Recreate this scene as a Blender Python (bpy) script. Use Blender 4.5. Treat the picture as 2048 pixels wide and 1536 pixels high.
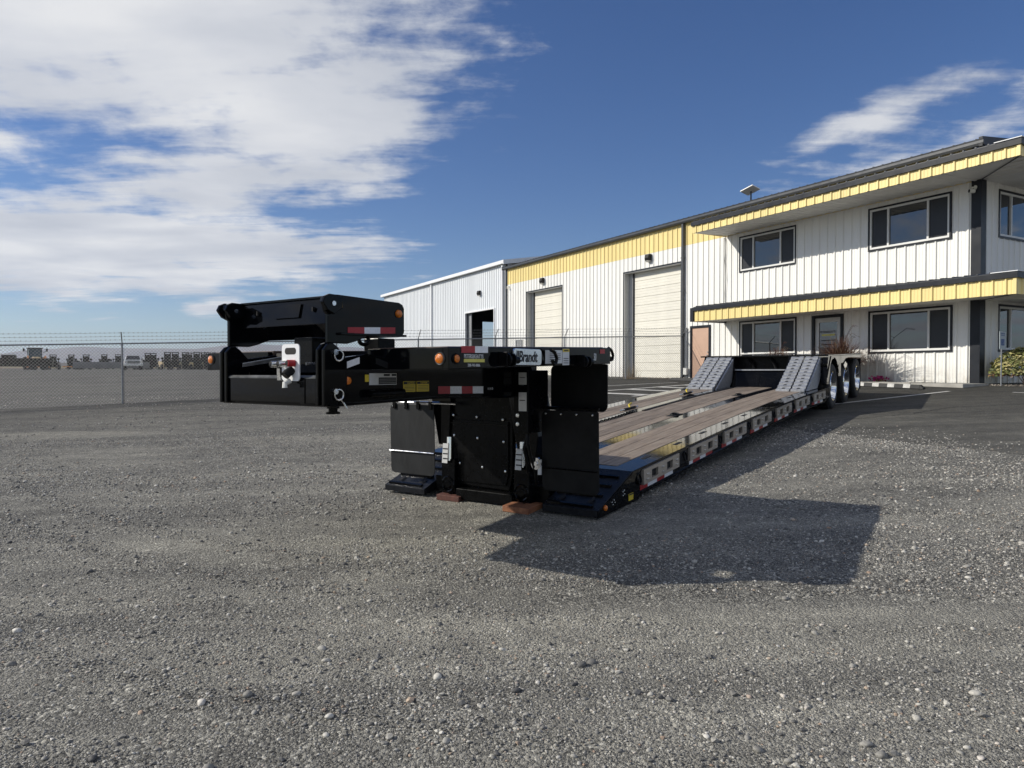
import bpy, bmesh, math, random
import numpy as np
from mathutils import Vector, Matrix, Euler, noise as mnoise
R = math.radians
random.seed(7); np.random.seed(7)
for o in list(bpy.data.objects): bpy.data.objects.remove(o)
scn = bpy.context.scene
col = scn.collection

# ------------------------------------------------------------------ camera, sky, sun, exposure
CAM_Z = 1.604
cd = bpy.data.cameras.new('camera'); cam = bpy.data.objects.new('camera', cd); col.objects.link(cam)
cd.sensor_width = 36; cd.lens = 36*1420/2048; cd.clip_start = .05; cd.clip_end = 30000
cam.location = (0, 0, CAM_Z); cam.rotation_euler = (R(90)-math.atan(24/1420), 0, 0)
scn.camera = cam

SUN_DIR = Vector((-0.860, 0.030, 0.507)).normalized()      # towards the sun
sd = bpy.data.lights.new('sun', 'SUN'); sd.energy = 4.8; sd.angle = R(.53); sd.color = (1, .945, .84)
so = bpy.data.objects.new('sun', sd); col.objects.link(so)
so.rotation_euler = SUN_DIR.to_track_quat('Z', 'Y').to_euler(); so.location = (-40, 0, 60)

scn.view_settings.view_transform = 'Standard'; scn.view_settings.look = 'None'
scn.view_settings.exposure = 0.0; scn.view_settings.gamma = 1; scn.view_settings.use_curve_mapping = False

def ramp(cr, stops):
    e = cr.elements
    while len(e) > 1: e.remove(e[0])
    e[0].position = stops[0][0]; e[0].color = (*stops[0][1], 1)
    for p, c in stops[1:]:
        k = e.new(p); k.color = (*c, 1)

world = bpy.data.worlds.new('World'); scn.world = world; world.use_nodes = True
nt = world.node_tree; nt.nodes.clear(); N = nt.nodes; L = nt.links
def nd(t, **kw):
    n = N.new(t)
    for k, v in kw.items(): setattr(n, k, v)
    return n
def mth(op, a=None, b=None, clamp=False):
    n = nd('ShaderNodeMath', operation=op); n.use_clamp = clamp
    for i, q in enumerate((a, b)):
        if q is None: continue
        if isinstance(q, (int, float)): n.inputs[i].default_value = q
        else: L.new(q, n.inputs[i])
    return n.outputs[0]
sky = nd('ShaderNodeTexSky', sky_type='NISHITA'); sky.sun_disc = False
sky.sun_elevation = math.asin(SUN_DIR.z); sky.sun_rotation = math.atan2(SUN_DIR.x, SUN_DIR.y)
sky.air_density = 1.0; sky.dust_density = .10; sky.ozone_density = 2.4; sky.altitude = 300
tc = nd('ShaderNodeTexCoord'); sx = nd('ShaderNodeSeparateXYZ'); L.new(tc.outputs['Generated'], sx.inputs[0])
az = mth('ARCTAN2', sx.outputs[0], sx.outputs[1]); el = mth('ARCSINE', sx.outputs[2])
ae = nd('ShaderNodeCombineXYZ'); L.new(az, ae.inputs[0]); L.new(el, ae.inputs[1])
# clouds lie on a flat layer, so their texture is compressed towards the horizon
den = mth('MAXIMUM', mth('ADD', sx.outputs[2], .06), .03)
pl = nd('ShaderNodeCombineXYZ'); L.new(mth('DIVIDE', sx.outputs[0], den), pl.inputs[0]); L.new(mth('DIVIDE', sx.outputs[1], den), pl.inputs[1])
def wnoise(scale, detail, rough, vec, dist=0., mapscale=None, loc=(0, 0, 0), rot=0.):
    n = nd('ShaderNodeTexNoise'); n.inputs['Scale'].default_value = scale; n.inputs['Detail'].default_value = detail
    n.inputs['Roughness'].default_value = rough; n.inputs['Distortion'].default_value = dist
    if mapscale:
        m = nd('ShaderNodeMapping'); m.inputs['Scale'].default_value = mapscale; m.inputs['Location'].default_value = loc
        m.inputs['Rotation'].default_value = (0, 0, rot); L.new(vec, m.inputs[0]); vec = m.outputs[0]
    L.new(vec, n.inputs['Vector']); return n.outputs['Fac']
n_big = wnoise(1.6, 9, .56, pl.outputs[0], .25, (1, 1, 1), (3.1, 1.7, 0), .3)
n_rip = wnoise(2.6, 7, .6, pl.outputs[0], .3, (.75, 2.3, 1), (.3, 2.2, 0), .22)
n_ang = wnoise(11., 8, .62, ae.outputs[0], .2, (1, 1.8, 1), (.4, .1, 0), -.1)
tex = mth('ADD', mth('MULTIPLY', n_big, .42), mth('ADD', mth('MULTIPLY', n_rip, .34), mth('MULTIPLY', n_ang, .30)))
def pix(x, y):
    a = math.atan((x-1024)/1420); return a, math.atan((744-y)/1420*math.cos(a))
def blob(x, y, rx, ry, rot, w):
    a, e = pix(x, y)
    m = nd('ShaderNodeMapping', vector_type='TEXTURE'); m.inputs['Location'].default_value = (a, e, 0)
    m.inputs['Rotation'].default_value = (0, 0, R(rot)); m.inputs['Scale'].default_value = (rx/1420, ry/1420, 1)
    L.new(ae.outputs[0], m.inputs[0])
    g = nd('ShaderNodeTexGradient', gradient_type='QUADRATIC_SPHERE'); L.new(m.outputs[0], g.inputs[0])
    s = mth('MULTIPLY', mth('POWER', g.outputs['Fac'], .30), w)
    return s
# sheet of cloud up left, its lower tongue, and thin streaks over the roof
blobs = [(330, 40, 860, 330, -4, 1.3), (620, 215, 400, 260, 10, 1.3), (-160, -60, 620, 360, 0, 1.3), (760, 30, 460, 170, 10, .80),
         (430, 370, 430, 150, 10, 1.2), (300, 440, 420, 110, 4, 1.0), (260, 495, 640, 125, 2, 1.4), (0, 512, 480, 108, 0, 1.35), (420, 470, 330, 120, 4, 1.2), (610, 388, 230, 55, 4, .80), (540, 525, 230, 50, -6, .9),
         (640, 498, 130, 32, -4, .62), (440, 612, 105, 34, 4, 1.15), (505, 553, 130, 28, 2, .95), (600, 567, 80, 26, 0, .8),
         (135, 622, 140, 18, 0, .75), (210, 638, 110, 13, 0, .7), (30, 645, 150, 13, 0, .6), (850, 554, 190, 28, 4, .66),
         (1830, 205, 470, 64, 13, .88), (1900, 300, 600, 78, 8, .86), (1700, 372, 370, 62, 14, .80), (2180, 130, 380, 85, 14, .80), (1570, 398, 150, 45, 18, .66), (930, 195, 80, 18, 0, .45)]
acc = None
for b in blobs:
    s = blob(*b); acc = s if acc is None else mth('MAXIMUM', acc, s)
# unseen cloud carries on round the sky, its cover set to whiten shadow fill
outm = nd('ShaderNodeMapRange', interpolation_type='SMOOTHSTEP'); outm.inputs['From Min'].default_value = .72; outm.inputs['From Max'].default_value = 1.05
L.new(mth('ABSOLUTE', az), outm.inputs['Value'])
acc = mth('MAXIMUM', acc, mth('MULTIPLY', outm.outputs[0], mth('MULTIPLY', wnoise(.7, 3, .5, pl.outputs[0], 0, (1, 1, 1), (9, 4, 0)), 1.5)))
dens = nd('ShaderNodeMapRange', interpolation_type='SMOOTHSTEP'); dens.inputs['From Min'].default_value = .40; dens.inputs['From Max'].default_value = .76
L.new(mth('ADD', mth('MULTIPLY', acc, .73), mth('MULTIPLY', mth('SUBTRACT', tex, .53), 1.9)), dens.inputs['Value'])
shade = nd('ShaderNodeValToRGB'); ramp(shade.color_ramp, [(.34, (.66, .69, .75)), (.5, (.80, .82, .86)), (.64, (.96, .965, .97))])
shn = wnoise(1.1, 5, .5, pl.outputs[0], .2, (1, 1.3, 1), (5.2, .4, 0)); L.new(shn, shade.inputs[0])
csc = nd('ShaderNodeVectorMath', operation='SCALE'); L.new(shade.outputs[0], csc.inputs[0]); csc.inputs['Scale'].default_value = 10.3
sat = nd('ShaderNodeHueSaturation'); sat.inputs['Saturation'].default_value = 1.22; sat.inputs['Hue'].default_value = .508; sat.inputs['Value'].default_value = 1.0; L.new(sky.outputs[0], sat.inputs['Color'])
mx = nd('ShaderNodeMix', data_type='RGBA'); L.new(mth('MULTIPLY', dens.outputs[0], .95), mx.inputs['Factor'])
tn = nd('ShaderNodeVectorMath', operation='MULTIPLY'); L.new(sat.outputs[0], tn.inputs[0]); tn.inputs[1].default_value = (.92, .96, 1.08)
L.new(tn.outputs[0], mx.inputs[6]); L.new(csc.outputs[0], mx.inputs[7])
bg = nd('ShaderNodeBackground'); bg.inputs['Strength'].default_value = .085; L.new(mx.outputs[2], bg.inputs['Color'])
world.cycles.sampling_method = 'MANUAL'; world.cycles.sample_map_resolution = 512
wo = nd('ShaderNodeOutputWorld'); L.new(bg.outputs[0], wo.inputs['Surface'])

# ------------------------------------------------------------------ helpers
class MB:
    def __init__(s): s.v = []; s.f = []
    def add(s, vs, fs):
        k = len(s.v); s.v += [tuple(p) for p in vs]; s.f += [tuple(k+i for i in f) for f in fs]; return s
    def hexa(s, p):     # bottom ring 0-3, top ring 4-7
        return s.add(p, [(3, 2, 1, 0), (4, 5, 6, 7), (0, 1, 5, 4), (1, 2, 6, 5), (2, 3, 7, 6), (3, 0, 4, 7)])
    def box(s, x0, x1, y0, y1, z0, z1):
        return s.hexa([(x0, y0, z0), (x1, y0, z0), (x1, y1, z0), (x0, y1, z0), (x0, y0, z1), (x1, y0, z1), (x1, y1, z1), (x0, y1, z1)])
    def prism(s, pts, vec):
        n = len(pts); v = Vector(vec); a = [Vector(p) for p in pts]
        return s.add(a+[p+v for p in a], [tuple(reversed(range(n))), tuple(range(n, 2*n))]+[(i, (i+1) % n, n+(i+1) % n, n+i) for i in range(n)])
    def plate(s, tz, w0, w1):       # outline in the x-z plane given thickness along y
        return s.prism([(t, w0, z) for t, z in tz], (0, w1-w0, 0))
    def face(s, wz, t0, t1):        # outline in the y-z plane given thickness along x
        return s.prism([(t0, w, z) for w, z in wz], (t1-t0, 0, 0))
    def slab(s, xy, z0, z1):
        return s.prism([(x, y, z0) for x, y in xy], (0, 0, z1-z0))
    def tube(s, pts, r, n=8, closed=False, r2=None, caps=True):
        pts = [Vector(p) for p in pts]; m = len(pts); k = len(s.v); up = None
        for i, p in enumerate(pts):
            if closed: d = pts[(i+1) % m]-pts[i-1]
            else: d = pts[min(i+1, m-1)]-pts[max(i-1, 0)]
            d.normalize()
            if up is None:
                up = Vector((0, 0, 1)) if abs(d.z) < .9 else Vector((1, 0, 0))
            u = d.cross(up)
            if u.length < 1e-5: u = d.cross(Vector((0, 1, 0)))
            u.normalize(); w = u.cross(d); up = w
            rr = r if r2 is None else r+(r2-r)*i/(m-1)
            for j in range(n):
                a = 2*math.pi*j/n; s.v.append(tuple(p+u*(rr*math.cos(a))+w*(rr*math.sin(a))))
        for i in range(m if closed else m-1):
            a0 = k+i*n; b0 = k+((i+1) % m)*n
            for j in range(n): s.f.append((a0+j, a0+(j+1) % n, b0+(j+1) % n, b0+j))
        if caps and not closed:
            s.f.append(tuple(k+j for j in reversed(range(n)))); s.f.append(tuple(k+(m-1)*n+j for j in range(n)))
        return s
    def cyl(s, a, b, r, n=14, r2=None): return s.tube([a, b], r, n, False, r2)
    def lathe(s, prof, o, axis='y', n=32):      # prof: (radius, offset along axis)
        k = len(s.v); m = len(prof)
        for i in range(n):
            a = 2*math.pi*i/n; c, q = math.cos(a), math.sin(a)
            for r, h in prof:
                s.v.append((o[0]+r*c, o[1]+h, o[2]+r*q) if axis == 'y' else ((o[0]+h, o[1]+r*c, o[2]+r*q) if axis == 'x' else (o[0]+r*c, o[1]+r*q, o[2]+h)))
        for i in range(n):
            for j in range(m-1):
                a = k+i*m+j; b = k+((i+1) % n)*m+j; s.f.append((a, b, b+1, a+1))
        return s
    def quad(s, a, b, c, d): return s.add([a, b, c, d], [(0, 1, 2, 3)])
    def rbox(s, x0, x1, z0, z1, r, y0, y1, n=4):  # plate with rounded corners in the x-z plane
        pts = []
        for cx, cz, a0 in ((x1-r, z1-r, 0), (x0+r, z1-r, 90), (x0+r, z0+r, 180), (x1-r, z0+r, 270)):
            for i in range(n+1):
                a = R(a0+90*i/n); pts.append((cx+r*math.cos(a), cz+r*math.sin(a)))
        return s.plate(pts, y0, y1)
    def mesh(s, name):
        me = bpy.data.meshes.new(name); me.from_pydata(s.v, [], s.f)
        bm = bmesh.new(); bm.from_mesh(me); bmesh.ops.recalc_face_normals(bm, faces=bm.faces); bm.to_mesh(me); bm.free()
        return me
    def build(s, name, mat, parent=None, bevel=0, smooth=False, loc=None):
        return put(name, s.mesh(name), mat, parent, bevel, smooth, loc)
def put(name, me, mat, parent=None, bevel=0, smooth=False, loc=None):
    o = bpy.data.objects.new(name, me); col.objects.link(o)
    if mat and not me.materials: me.materials.append(mat)
    if smooth:
        for p in me.polygons: p.use_smooth = True
        me.set_sharp_from_angle(angle=R(40))
    if bevel:
        b = o.modifiers.new('bevel', 'BEVEL'); b.width = bevel; b.segments = 2; b.limit_method = 'ANGLE'; b.angle_limit = R(50)
    if parent: o.parent = parent
    if loc: o.location = loc
    return o
def again(o, name, parent, loc):       # another object on the same mesh
    c = bpy.data.objects.new(name, o.data); col.objects.link(c); c.parent = parent; c.location = loc; return c
def thing(name, label, cat, loc=(0, 0, 0), rz=0., group=None):
    o = bpy.data.objects.new(name, None); col.objects.link(o); o.location = loc; o.rotation_euler = (0, 0, rz); o.empty_display_size = .2
    return tag(o, label, cat, group)
def tag(o, label, cat, group=None):
    o['label'] = label; o['category'] = cat
    if group: o['group'] = group
    return o
def struct(o): o['kind'] = 'structure'; return o
def stuff(o): o['kind'] = 'stuff'; return o
def copy_tree(o, parent=None):
    c = o.copy(); col.objects.link(c); c.parent = parent
    for ch in list(o.children): copy_tree(ch, c)
    return c
def text(s, size, mat, parent, loc, bold=0., shear=0., sx=1., align='LEFT', name='lettering', rot=(R(90), 0, 0)):
    cu = bpy.data.curves.new(name, 'FONT'); cu.body = s; cu.size = size; cu.extrude = .0006; cu.offset = bold; cu.shear = shear; cu.align_x = align
    t = bpy.data.objects.new(name, cu); col.objects.link(t)
    bpy.context.view_layer.update()
    me = bpy.data.meshes.new_from_object(t.evaluated_get(bpy.context.evaluated_depsgraph_get()))
    bpy.data.objects.remove(t); bpy.data.curves.remove(cu)
    for p in me.polygons: p.material_index = 0
    me.materials.clear(); me.materials.append(mat)
    o = bpy.data.objects.new(name, me); col.objects.link(o); o.parent = parent; o.location = loc; o.rotation_euler = rot; o.scale = (sx, 1, 1)
    return o

# ------------------------------------------------------------------ materials
def mat(name, c, rough=.5, metal=0., var=.0, vscale=6., bump=0., bscale=60., rvar=0., spec=.5, ior=1.5, coat=0., c2=None, stretch=None, coord='Object', detail=5.):
    m = bpy.data.materials.new(name); m.use_nodes = True; t = m.node_tree; b = t.nodes['Principled BSDF']; l = t.links
    b.inputs['Roughness'].default_value = rough; b.inputs['Metallic'].default_value = metal; b.inputs['IOR'].default_value = ior
    b.inputs['Specular IOR Level'].default_value = spec; b.inputs['Coat Weight'].default_value = coat; b.inputs['Coat Roughness'].default_value = .03
    b.inputs['Base Color'].default_value = (*c, 1)
    tc = t.nodes.new('ShaderNodeTexCoord'); src = tc.outputs[coord]
    if stretch:
        mp = t.nodes.new('ShaderNodeMapping'); mp.inputs['Scale'].default_value = stretch; l.new(src, mp.inputs[0]); src = mp.outputs[0]
    def nz(sc, det=detail, rg=.6):
        n = t.nodes.new('ShaderNodeTexNoise'); n.inputs['Scale'].default_value = sc; n.inputs['Detail'].default_value = det; n.inputs['Roughness'].default_value = rg; l.new(src, n.inputs['Vector']); return n.outputs['Fac']
    if var or c2:
        r = t.nodes.new('ShaderNodeValToRGB'); lo = c2 if c2 else tuple(q*(1-var) for q in c); hi = c if c2 else tuple(min(1, q*(1+var)) for q in c)
        ramp(r.color_ramp, [(.32, lo), (.68, hi)]); l.new(nz(vscale), r.inputs[0]); l.new(r.outputs[0], b.inputs['Base Color'])
    if rvar:
        mr = t.nodes.new('ShaderNodeMapRange'); mr.inputs['From Min'].default_value = .3; mr.inputs['From Max'].default_value = .7
        mr.inputs['To Min'].default_value = max(.01, rough-rvar); mr.inputs['To Max'].default_value = rough+rvar; l.new(nz(vscale*1.7), mr.inputs['Value']); l.new(mr.outputs[0], b.inputs['Roughness'])
    if bump:
        bp = t.nodes.new('ShaderNodeBump'); bp.inputs['Strength'].default_value = bump; bp.inputs['Distance'].default_value = .01; l.new(nz(bscale, 4), bp.inputs['Height']); l.new(bp.outputs[0], b.inputs['Normal'])
    return m
M = {}
M['black'] = mat('gloss_black_paint', (.0026, .0029, .0036), .06, 0, .3, 3, .015, 9, .03, spec=.15)
M['black2'] = mat('satin_black_paint', (.0032, .0033, .0037), .30, 0, .35, 8, .04, 40, .10, spec=.10)
M['rampblack'] = mat('satin_ramp_paint', (.013, .014, .017), .32, 0, .3, 6, .05, 40, .12, spec=.12)
M['block2'] = mat('dark_red_timber', (.13, .045, .03), .75, 0, 0, 9, .4, 40, c2=(.07, .026, .02), stretch=(1, 3, 3))
M['rubber'] = mat('black_rubber', (.006, .0064, .0072), .55, 0, .35, 5, .12, 30, .1, spec=.2)
M['dust_rubber'] = mat('dusty_rubber', (.017, .018, .0195), .55, 0, .45, 4, .1, 50, .1, spec=.25, stretch=(1, 1, .35))
M['tyre'] = mat('tyre_rubber', (.016, .016, .017), .7, 0, .3, 9, .1, 60)
M['alu'] = mat('polished_aluminium', (.82, .83, .85), .08, 1, .04, 10, 0, 0, .03)
M['galv'] = mat('galvanised_ramp', (.42, .43, .45), .42, .55, .22, 22, .25, 90, .12)
M['stain'] = mat('brushed_steel_plate', (.42, .375, .32), .38, .5, .10, 6, .08, 70, .1, stretch=(.2, 1, 3))
M['chrome'] = mat('zinc_steel', (.68, .68, .67), .25, 1, .12, 20, 0, 0, .1)
M['worn'] = mat('scuffed_bare_edge', (.085, .088, .09), .4, .4, .5, 14, .1, 60, .15)
M['slot'] = mat('open_slot_dark', (.004, .004, .005), .8)
M['red'] = mat('red_reflector', (.36, .006, .012), .3, 0, .15, 60, .1, 300)
M['white_refl'] = mat('white_reflector', (.80, .81, .83), .3, 0, .08, 60, .1, 300)
M['amber'] = mat('amber_lens', (.62, .16, .006), .2, 0, .3, 90, .5, 160, coat=.4)
M['decal_w'] = mat('white_decal', (.62, .63, .63), .4, 0, .05, 20)
M['decal_y'] = mat('yellow_decal', (.62, .47, .03), .42, 0, .08, 20)
M['pk_yellow'] = mat('yellow_print', (.62, .56, .12), .4, 0, .06, 30)
M['ink'] = mat('black_print', (.012, .012, .013), .5)
M['steel_sign'] = mat('mirror_badge', (.60, .63, .66), .16, .9, .05, 8, 0, 0, .05)
M['plank'] = mat('weathered_plank', (.27, .215, .165), .62, 0, .0, 7, .25, 45, .1, c2=(.145, .112, .085), stretch=(.18, 3.2, 3.2), coord='Object')
M['brownwood'] = mat('brown_worn_board', (.13, .085, .06), .7, 0, 0, 7, .3, 40, c2=(.06, .042, .034), stretch=(.3, 3, 3))
M['block'] = mat('raw_timber_block', (.34, .15, .07), .75, 0, 0, 9, .4, 40, c2=(.20, .075, .038), stretch=(1, 3, 3))
M['siding'] = mat('white_siding', (.82, .812, .775), .38, 0, .035, .7, .03, 4, .05, stretch=(1, 1, .25))
M['siding2'] = mat('cool_white_siding', (.74, .765, .785), .4, 0, .04, .6, .03, 4, .05, stretch=(1, 1, .25))
M['yellow'] = mat('yellow_siding', (.83, .67, .285), .42, 0, .06, .9, .03, 4, .05, stretch=(1, 1, .3))
M['trim'] = mat('charcoal_trim', (.017, .019, .024), .36, 0, .2, 2, .03, 5, .08, spec=.25)
M['gutter'] = mat('dark_grey_gutter', (.060, .064, .070), .34, 0, .15, 2, .03, 5, .08)
M['whitetrim'] = mat('white_trim', (.78, .79, .80), .4, 0, .05, 3)
M['vinyl'] = mat('white_window_vinyl', (.72, .72, .70), .4, 0, .04, 5)
M['soffit'] = mat('soffit_panel', (.80, .78, .73), .5, 0, .06, 2)
M['pane'] = mat('window_glass', (.010, .013, .017), .015, 0, .25, .8, .02, .9, ior=2.0, spec=.5)
M['screen'] = mat('insect_screen', (.022, .023, .026), .35, 0, .2, 30, 0, 0, 0, ior=1.4)
M['shutter'] = mat('cream_roll_door', (.75, .725, .64), .45, 0, .06, 1.5, .04, 8)
M['salmon'] = mat('salmon_door_paint', (.52, .34, .245), .45, 0, .05, 2)
M['doorgrey'] = mat('aluminium_door_frame', (.58, .58, .56), .4, .1, .06, 5)
M['inner'] = mat('dark_interior', (.022, .021, .020), .9, 0, .2, 2)
M['roof'] = mat('dark_roof_sheet', (.030, .033, .038), .35, 0, .15, 1)
M['galvroof'] = mat('galvanised_roof_sheet', (.36, .37, .38), .45, .4, .1, 1)
M['post'] = mat('galvanised_post', (.30, .31, .32), .48, .5, .2, 14)
M['wire'] = mat('galvanised_wire', (.20, .205, .21), .5, .5, .1, 4)
M['conc'] = mat('concrete_walk', (.36, .345, .31), .85, 0, .14, 4, .2, 40)
M['linepaint'] = mat('worn_white_line', (.62, .61, .57), .75, 0, 0, 9, .2, 60, c2=(.40, .39, .37))
M['stopblack'] = mat('black_rubber_kerb', (.018, .018, .018), .7, 0, .3, 10, .2, 50)
M['dish'] = mat('white_plastic', (.82, .81, .76), .4, 0, .05, 6)
M['lens'] = mat('lamp_lens', (.5, .49, .46), .25)
M['signblue'] = mat('sign_blue', (.01, .06, .25), .4)
M['signwhite'] = mat('sign_white', (.42, .47, .49), .45, 0, .08, 9)
M['bark'] = mat('stem_brown', (.09, .06, .04), .8, 0, .3, 20)
M['bench'] = mat('tan_bench_wood', (.55, .40, .24), .6, 0, .2, 9)
M['pot'] = mat('clay_planter', (.30, .19, .13), .8, 0, .2, 9)
M['pinkflower'] = mat('magenta_petals', (.42, .02, .16), .6, 0, .3, 25)
def objvar(m, lo, hi, dirt=None, dust=None):
    # each sheet or board differs a little from the next; optional splash dirt near the foot, optional dust film
    t = m.node_tree; b = t.nodes['Principled BSDF']; l = t.links; link = b.inputs['Base Color'].links[0]; src = link.from_socket
    oi = t.nodes.new('ShaderNodeObjectInfo'); mr = t.nodes.new('ShaderNodeMapRange'); mr.inputs['To Min'].default_value = lo; mr.inputs['To Max'].default_value = hi; l.new(oi.outputs['Random'], mr.inputs['Value'])
    vm = t.nodes.new('ShaderNodeVectorMath'); vm.operation = 'SCALE'; l.new(src, vm.inputs[0]); l.new(mr.outputs[0], vm.inputs['Scale']); out = vm.outputs[0]
    tc = t.nodes.new('ShaderNodeTexCoord')
    def nz(sc, st, det=6):
        mp = t.nodes.new('ShaderNodeMapping'); mp.inputs['Scale'].default_value = st; l.new(tc.outputs['Object'], mp.inputs[0]); n = t.nodes.new('ShaderNodeTexNoise'); n.inputs['Scale'].default_value = sc; n.inputs['Detail'].default_value = det; n.inputs['Roughness'].default_value = .65; l.new(mp.outputs[0], n.inputs['Vector']); return n.outputs['Fac']
    def mixin(fac, c):
        nonlocal out
        mx = t.nodes.new('ShaderNodeMix'); mx.data_type = 'RGBA'; l.new(fac, mx.inputs[0]); l.new(out, mx.inputs[6]); mx.inputs[7].default_value = (*c, 1); out = mx.outputs[2]
    def rng(src, a, b_, c, d):
        r = t.nodes.new('ShaderNodeMapRange'); l.new(src, r.inputs['Value'])
        for i, q in zip((1, 2, 3, 4), (a, b_, c, d)): r.inputs[i].default_value = q
        return r.outputs[0]
    if dirt:
        z = t.nodes.new('ShaderNodeSeparateXYZ'); l.new(tc.outputs['Object'], z.inputs[0])
        f = t.nodes.new('ShaderNodeMath'); f.operation = 'MULTIPLY'; l.new(rng(z.outputs[2], 1.3, 1.9, .75, 0.), f.inputs[0]); l.new(rng(nz(5, (1, 1, .6)), .35, .7, 0., 1.), f.inputs[1]); mixin(f.outputs[0], dirt)
        mixin(rng(nz(2.2, (4, 4, .12)), .60, .85, 0., .14), tuple(q*.9 for q in dirt))
    if dust: mixin(rng(nz(2.3, (1, 1, .7), 9), .52, .82, 0., .7), dust)
    l.new(out, b.inputs['Base Color'])
def leafmat(name, stops, trans=.25):
    m = bpy.data.materials.new(name); m.use_nodes = True; t = m.node_tree; b = t.nodes['Principled BSDF']; l = t.links
    g = t.nodes.new('ShaderNodeNewGeometry'); r = t.nodes.new('ShaderNodeValToRGB'); ramp(r.color_ramp, stops)
    l.new(g.outputs['Random Per Island'], r.inputs[0]); l.new(r.outputs[0], b.inputs['Base Color']); b.inputs['Roughness'].default_value = .5
    tr = t.nodes.new('ShaderNodeBsdfTranslucent'); l.new(r.outputs[0], tr.inputs['Color']); ms = t.nodes.new('ShaderNodeMixShader'); ms.inputs[0].default_value = trans
    l.new(b.outputs[0], ms.inputs[1]); l.new(tr.outputs[0], ms.inputs[2]); l.new(ms.outputs[0], t.nodes['Material Output'].inputs['Surface']); return m
M['leaf'] = leafmat('variegated_leaf', [(0, (.07, .10, .025)), (.35, (.20, .22, .07)), (.7, (.42, .38, .15)), (1, (.55, .48, .24))])
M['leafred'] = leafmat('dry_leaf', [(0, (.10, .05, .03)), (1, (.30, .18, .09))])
M['grass'] = leafmat('purple_fountain_grass', [(0, (.05, .018, .014)), (.5, (.12, .05, .032)), (.85, (.22, .12, .075)), (1, (.42, .33, .22))])
M['weed'] = leafmat('dry_weed', [(0, (.22, .16, .09)), (1, (.40, .31, .19))])
M['machine'] = mat('dark_machine_paint', (.010, .010, .0105), .5, 0, .4, 1.5, spec=.25)
M['tan'] = mat('tan_machine_paint', (.40, .31, .17), .6, 0, .3, 1.5)
M['olive'] = mat('olive_machine_paint', (.17, .155, .095), .6, 0, .3, 1.5)
M['rustor'] = mat('orange_frame_paint', (.45, .18, .05), .6, 0, .3, 2)
M['cabglass'] = mat('cab_glass', (.05, .075, .08), .08, 0, .2, 2)
M['truckwhite'] = mat('white_truck_paint', (.70, .71, .72), .25, 0, .05, 2)
M['greybed'] = mat('grey_trailer_bed', (.12, .125, .135), .6, 0, .15, .8)
M['orange'] = mat('orange_lift_arm', (.60, .30, .05), .5, 0, .1, 2)

objvar(M['siding'], .985, 1.02, dirt=(.42, .38, .31)); objvar(M['siding2'], .98, 1.02, dirt=(.42, .40, .36)); objvar(M['yellow'], .95, 1.03); objvar(M['shutter'], .96, 1.02); objvar(M['plank'], .78, 1.16, dust=(.30, .26, .21))
objvar(M['black'], .9, 1.1, dust=(.012, .0118, .011)); objvar(M['black2'], .9, 1.1, dust=(.014, .0135, .012)); objvar(M['rubber'], .9, 1.1, dust=(.017, .0165, .015)); objvar(M['stain'], .88, 1.06); objvar(M['galv'], .92, 1.06)
# ------------------------------------------------------------------ terrain
def smin(a, b, k):
    h = np.clip(.5+.5*(b-a)/k, 0, 1); return b*(1-h)+a*h-k*h*(1-h)
def g0(x, y):
    x = np.asarray(x, float); y = np.asarray(y, float)
    p = .0291*x+.0455*y
    c = 1.28+.009*np.maximum(0, y-25)
    return smin(p, c, .10)
_ph = np.random.RandomState(3).uniform(0, 6.28, (14, 3)); _fr = np.random.RandomState(4).uniform(.4, 5.5, 14); _an = np.random.RandomState(5).uniform(0, 6.28, 14)
def rough(x, y):
    x = np.asarray(x, float); y = np.asarray(y, float); s = 0
    for i in range(14):
        s = s+np.sin((x*math.cos(_an[i])+y*math.sin(_an[i]))*_fr[i]+_ph[i, 0])*(.011/(1+_fr[i]))
    return s
def ruts(x, y):
    # shallow wheel tracks curving round the front of the lot, with a lip of loose stone on each side
    z = 0
    for (cx, cy, r0) in ((4.0, 17.5, 13.6), (4.0, 17.5, 15.5), (-14., -6., 12.6), (-14., -6., 14.5), (9.5, 22., 17.2)):
        d = np.hypot(x-cx, y-cy)-r0; z = z-.008*np.exp(-(d/.16)**2)+.005*np.exp(-((np.abs(d)-.30)/.11)**2)
    return z
def gz(x, y):
    x = np.asarray(x, float); y = np.asarray(y, float)
    n = -.872*(x-13.05)-.4894*(y-19.86)
    fade = np.clip((n-11.9)/1.5, 0, 1)*np.clip((40-y)/15, 0, 1)        # asphalt is smooth, gravel is uneven
    return g0(x, y)+(rough(x, y)*.9+ruts(x, y))*fade
def G(x, y): return float(gz(x, y))

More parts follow.
